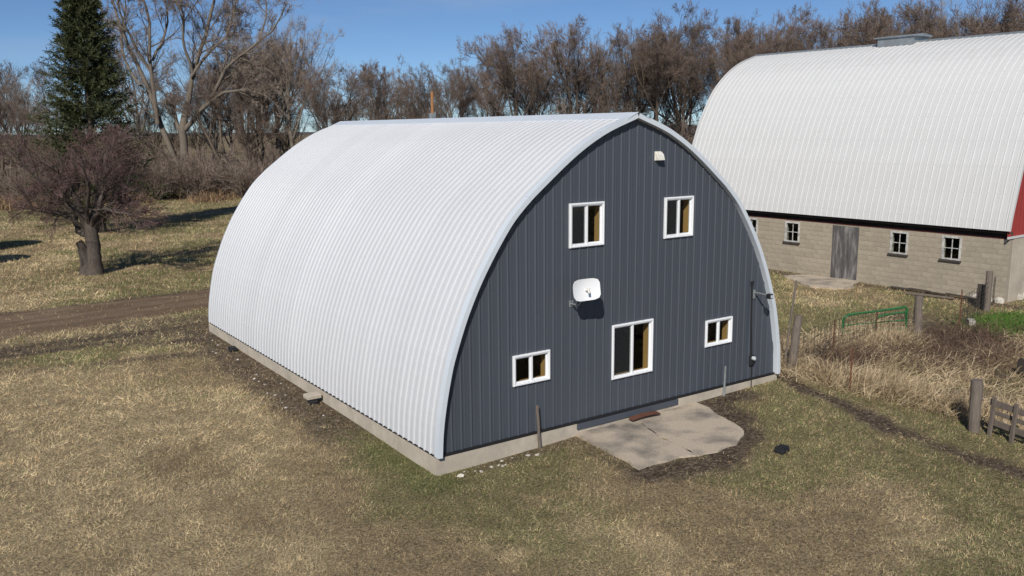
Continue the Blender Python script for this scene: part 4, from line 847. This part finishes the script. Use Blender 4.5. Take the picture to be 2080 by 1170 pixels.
M['blade'] = mat('grass_blades', (.3, .2, .1), .85, .12, 3, attr='col', spec=.15)
def footprint(x, y):
    bad = (x > -.1) & (x < 10.1) & (y > -.06) & (y < 15.2); bad |= in_poly(x, y, SLAB)
    lx = (x-25.15)*math.cos(R(2))+(y-1.75)*math.sin(R(2)); bad |= (lx > .25) & (lx < 11.4) & (y > 1.5) & (y < 18.2); bad |= in_poly(x, y, [(25.0, 10.1), (23.9, 10.7), (23.2, 9.6), (22.5, 8.2), (22.9, 7.2), (23.6, 6.9), (24.3, 7.4), (25.2, 7.75)]); return bad
PAL = np.array([(.40, .32, .19), (.30, .225, .125), (.20, .145, .085), (.135, .15, .055), (.085, .11, .032), (.36, .235, .125)])
def lawn(N, r0, r1, seed):
    rg = np.random.default_rng(seed); r_ = np.exp(rg.uniform(math.log(r0), math.log(r1), N)); a = YAW+rg.uniform(-.66, .66, N); x = CAMP[0]+r_*np.sin(a); y = CAMP[1]+r_*np.cos(a)
    dm, gm, sm, fm, n3 = masks(x, y); keep = ~footprint(x, y) & (rg.random(N) > dm*.93) & (rg.random(N) > fm*.5); x, y, r_, gm, sm, n3, dm = [q[keep] for q in (x, y, r_, gm, sm, n3, dm)]; n_ = len(x)
    k = np.minimum(r_/11, 3.2+.25*r_/11); cl = fbm(x*3.2, y*3.2, 87, 4); L = .046*k**.75*rg.uniform(.5, 1.4, n_)*(1+.35*sm)*(.8+.4*cl); wd = .0023*k*rg.uniform(.7, 1.3, n_)
    az = 6.283*1.6*fbm(x*.8, y*.8, 77)+rg.normal(0, 1.4, n_); lean = np.clip(rg.normal(.62-.25*sm+.2*gm, .42, n_), .03, 1.45)
    u = rg.random(n_); g_ = rg.random(n_) < gm*.8+.06; c = np.where(u < .30+.35*sm, 0, np.where(u < .66+.2*sm, 1, np.where(u < .93, 2, 5))); c = np.where(g_, np.where(rg.random(n_) < .6, 3, 4), c)
    col = PAL[c]*rg.uniform(.6, 1.3, n_)[:, None]*(.75+.5*n3)[:, None]*((.78+.44*sst(.3, .7, cl))*(.96+.2*sm))[:, None]*1.5
    return x, y, L, wd, lean, az, col
blades('lawn_grass', *lawn(1350000, 9.5, 112, 1), 'short matted tan and green lawn grass around the barns', False)
# tall dry grass in the fence corner and clumps at the lawn edge
rg = np.random.default_rng(9); N = 120000
x = rg.uniform(9.6, 22, N); y = rg.uniform(-12, 3.2, N); dn = fbm(x*.55, y*.55, 51); edge = x+.17*y-10.35
w_ = sst(-.1, .5, edge+.5*(fbm(x*1.5, y*1.5, 33)-.5))*sst(.62, .40, dn)*sst(21.5, 17.5, x)*sst(3.2, 1.6, y)*(1-sst(2.6, 1.2, np.hypot((x-22.3)*.7, y+.2)))
band = sst(1.4, .3, np.abs(edge-.7)); gatec = sst(1.6, .3, np.hypot((x-16.2)*.8, y-.9)); keep = rg.random(N) < np.clip(w_*.8+band*.5*(edge > -.1)+gatec*.9, 0, 1); x, y, band, gatec = x[keep], y[keep], band[keep], gatec[keep]; n_ = len(x)
L = rg.uniform(.30, .80, n_)*(1+.45*gatec)*(.75+.45*band); lean = np.clip(rg.normal(.45+.35*band+.5*gatec, .35, n_), .05, 1.45); az = 6.283*1.5*fbm(x*.35, y*.35, 19)+rg.normal(0, .9, n_)
col = np.array([(.64, .51, .33), (.54, .42, .26), (.36, .26, .155), (.23, .16, .10)])[rg.choice(4, n_, p=[.42, .33, .17, .08])]*rg.uniform(.75, 1.15, n_)[:, None]
blades('tall_dry_grass', x, y, L, rg.uniform(.004, .008, n_), lean, az, col, 'tall tangled straw-coloured dry grass in the fence corner')
N = 9000; q = rg.integers(0, 3, N); bc = np.array([(16.6, -1.7), (18.6, -.2), (14.2, .3)])[q]; x = bc[:, 0]+rg.normal(0, 1.3, N); y = bc[:, 1]+rg.normal(0, .6, N); keep = (x+.17*y > 10.8) & ~footprint(x, y); x, y = x[keep], y[keep]; n_ = len(x)
blades('dead_brush', x, y, rg.uniform(.25, .75, n_), rg.uniform(.004, .008, n_), np.clip(rg.normal(.5, .35, n_), .05, 1.4), rg.uniform(0, 6.28, n_), np.array([(.13, .085, .062), (.18, .12, .085), (.09, .062, .048)])[rg.integers(0, 3, n_)], 'dark brown dead brush matted among the dry grass near the fence')
N = 6000; x = rg.normal(22.2, 1.0, N); y = rg.normal(-.1, .6, N); keep = ~footprint(x, y); x, y = x[keep], y[keep]; n_ = len(x)
blades('green_grass', x, y, rg.uniform(.08, .2, n_), rg.uniform(.008, .014, n_), np.clip(rg.normal(.9, .3, n_), .1, 1.5), rg.uniform(0, 6.28, n_), np.array([(.09, .19, .03), (.07, .14, .025), (.13, .21, .05)])[rg.integers(0, 3, n_)], 'bright green grass patch by the block barn corner')
N = 9000; px = rg.uniform(-40, 520, N); D = rg.normal(90.5, 1.6, N); xy = np.array([at_dist(p, d_) for p, d_ in zip(px, D)]); x, y = xy[:, 0], xy[:, 1]; keep = rg.random(N) < sst(.4, .6, fbm(x*.4, y*.4, 3)); x, y = x[keep], y[keep]; n_ = len(x)
col = np.array([(.36, .25, .14), (.26, .17, .10), (.18, .115, .075)])[rg.integers(0, 3, n_)]
blades('edge_weeds', x, y, rg.uniform(.5, 1.5, n_), rg.uniform(.015, .03, n_), np.clip(rg.normal(1.15, .25, n_), .3, 1.5), rg.uniform(0, 6.28, n_), col, 'tan dry weeds along the far lawn edge')
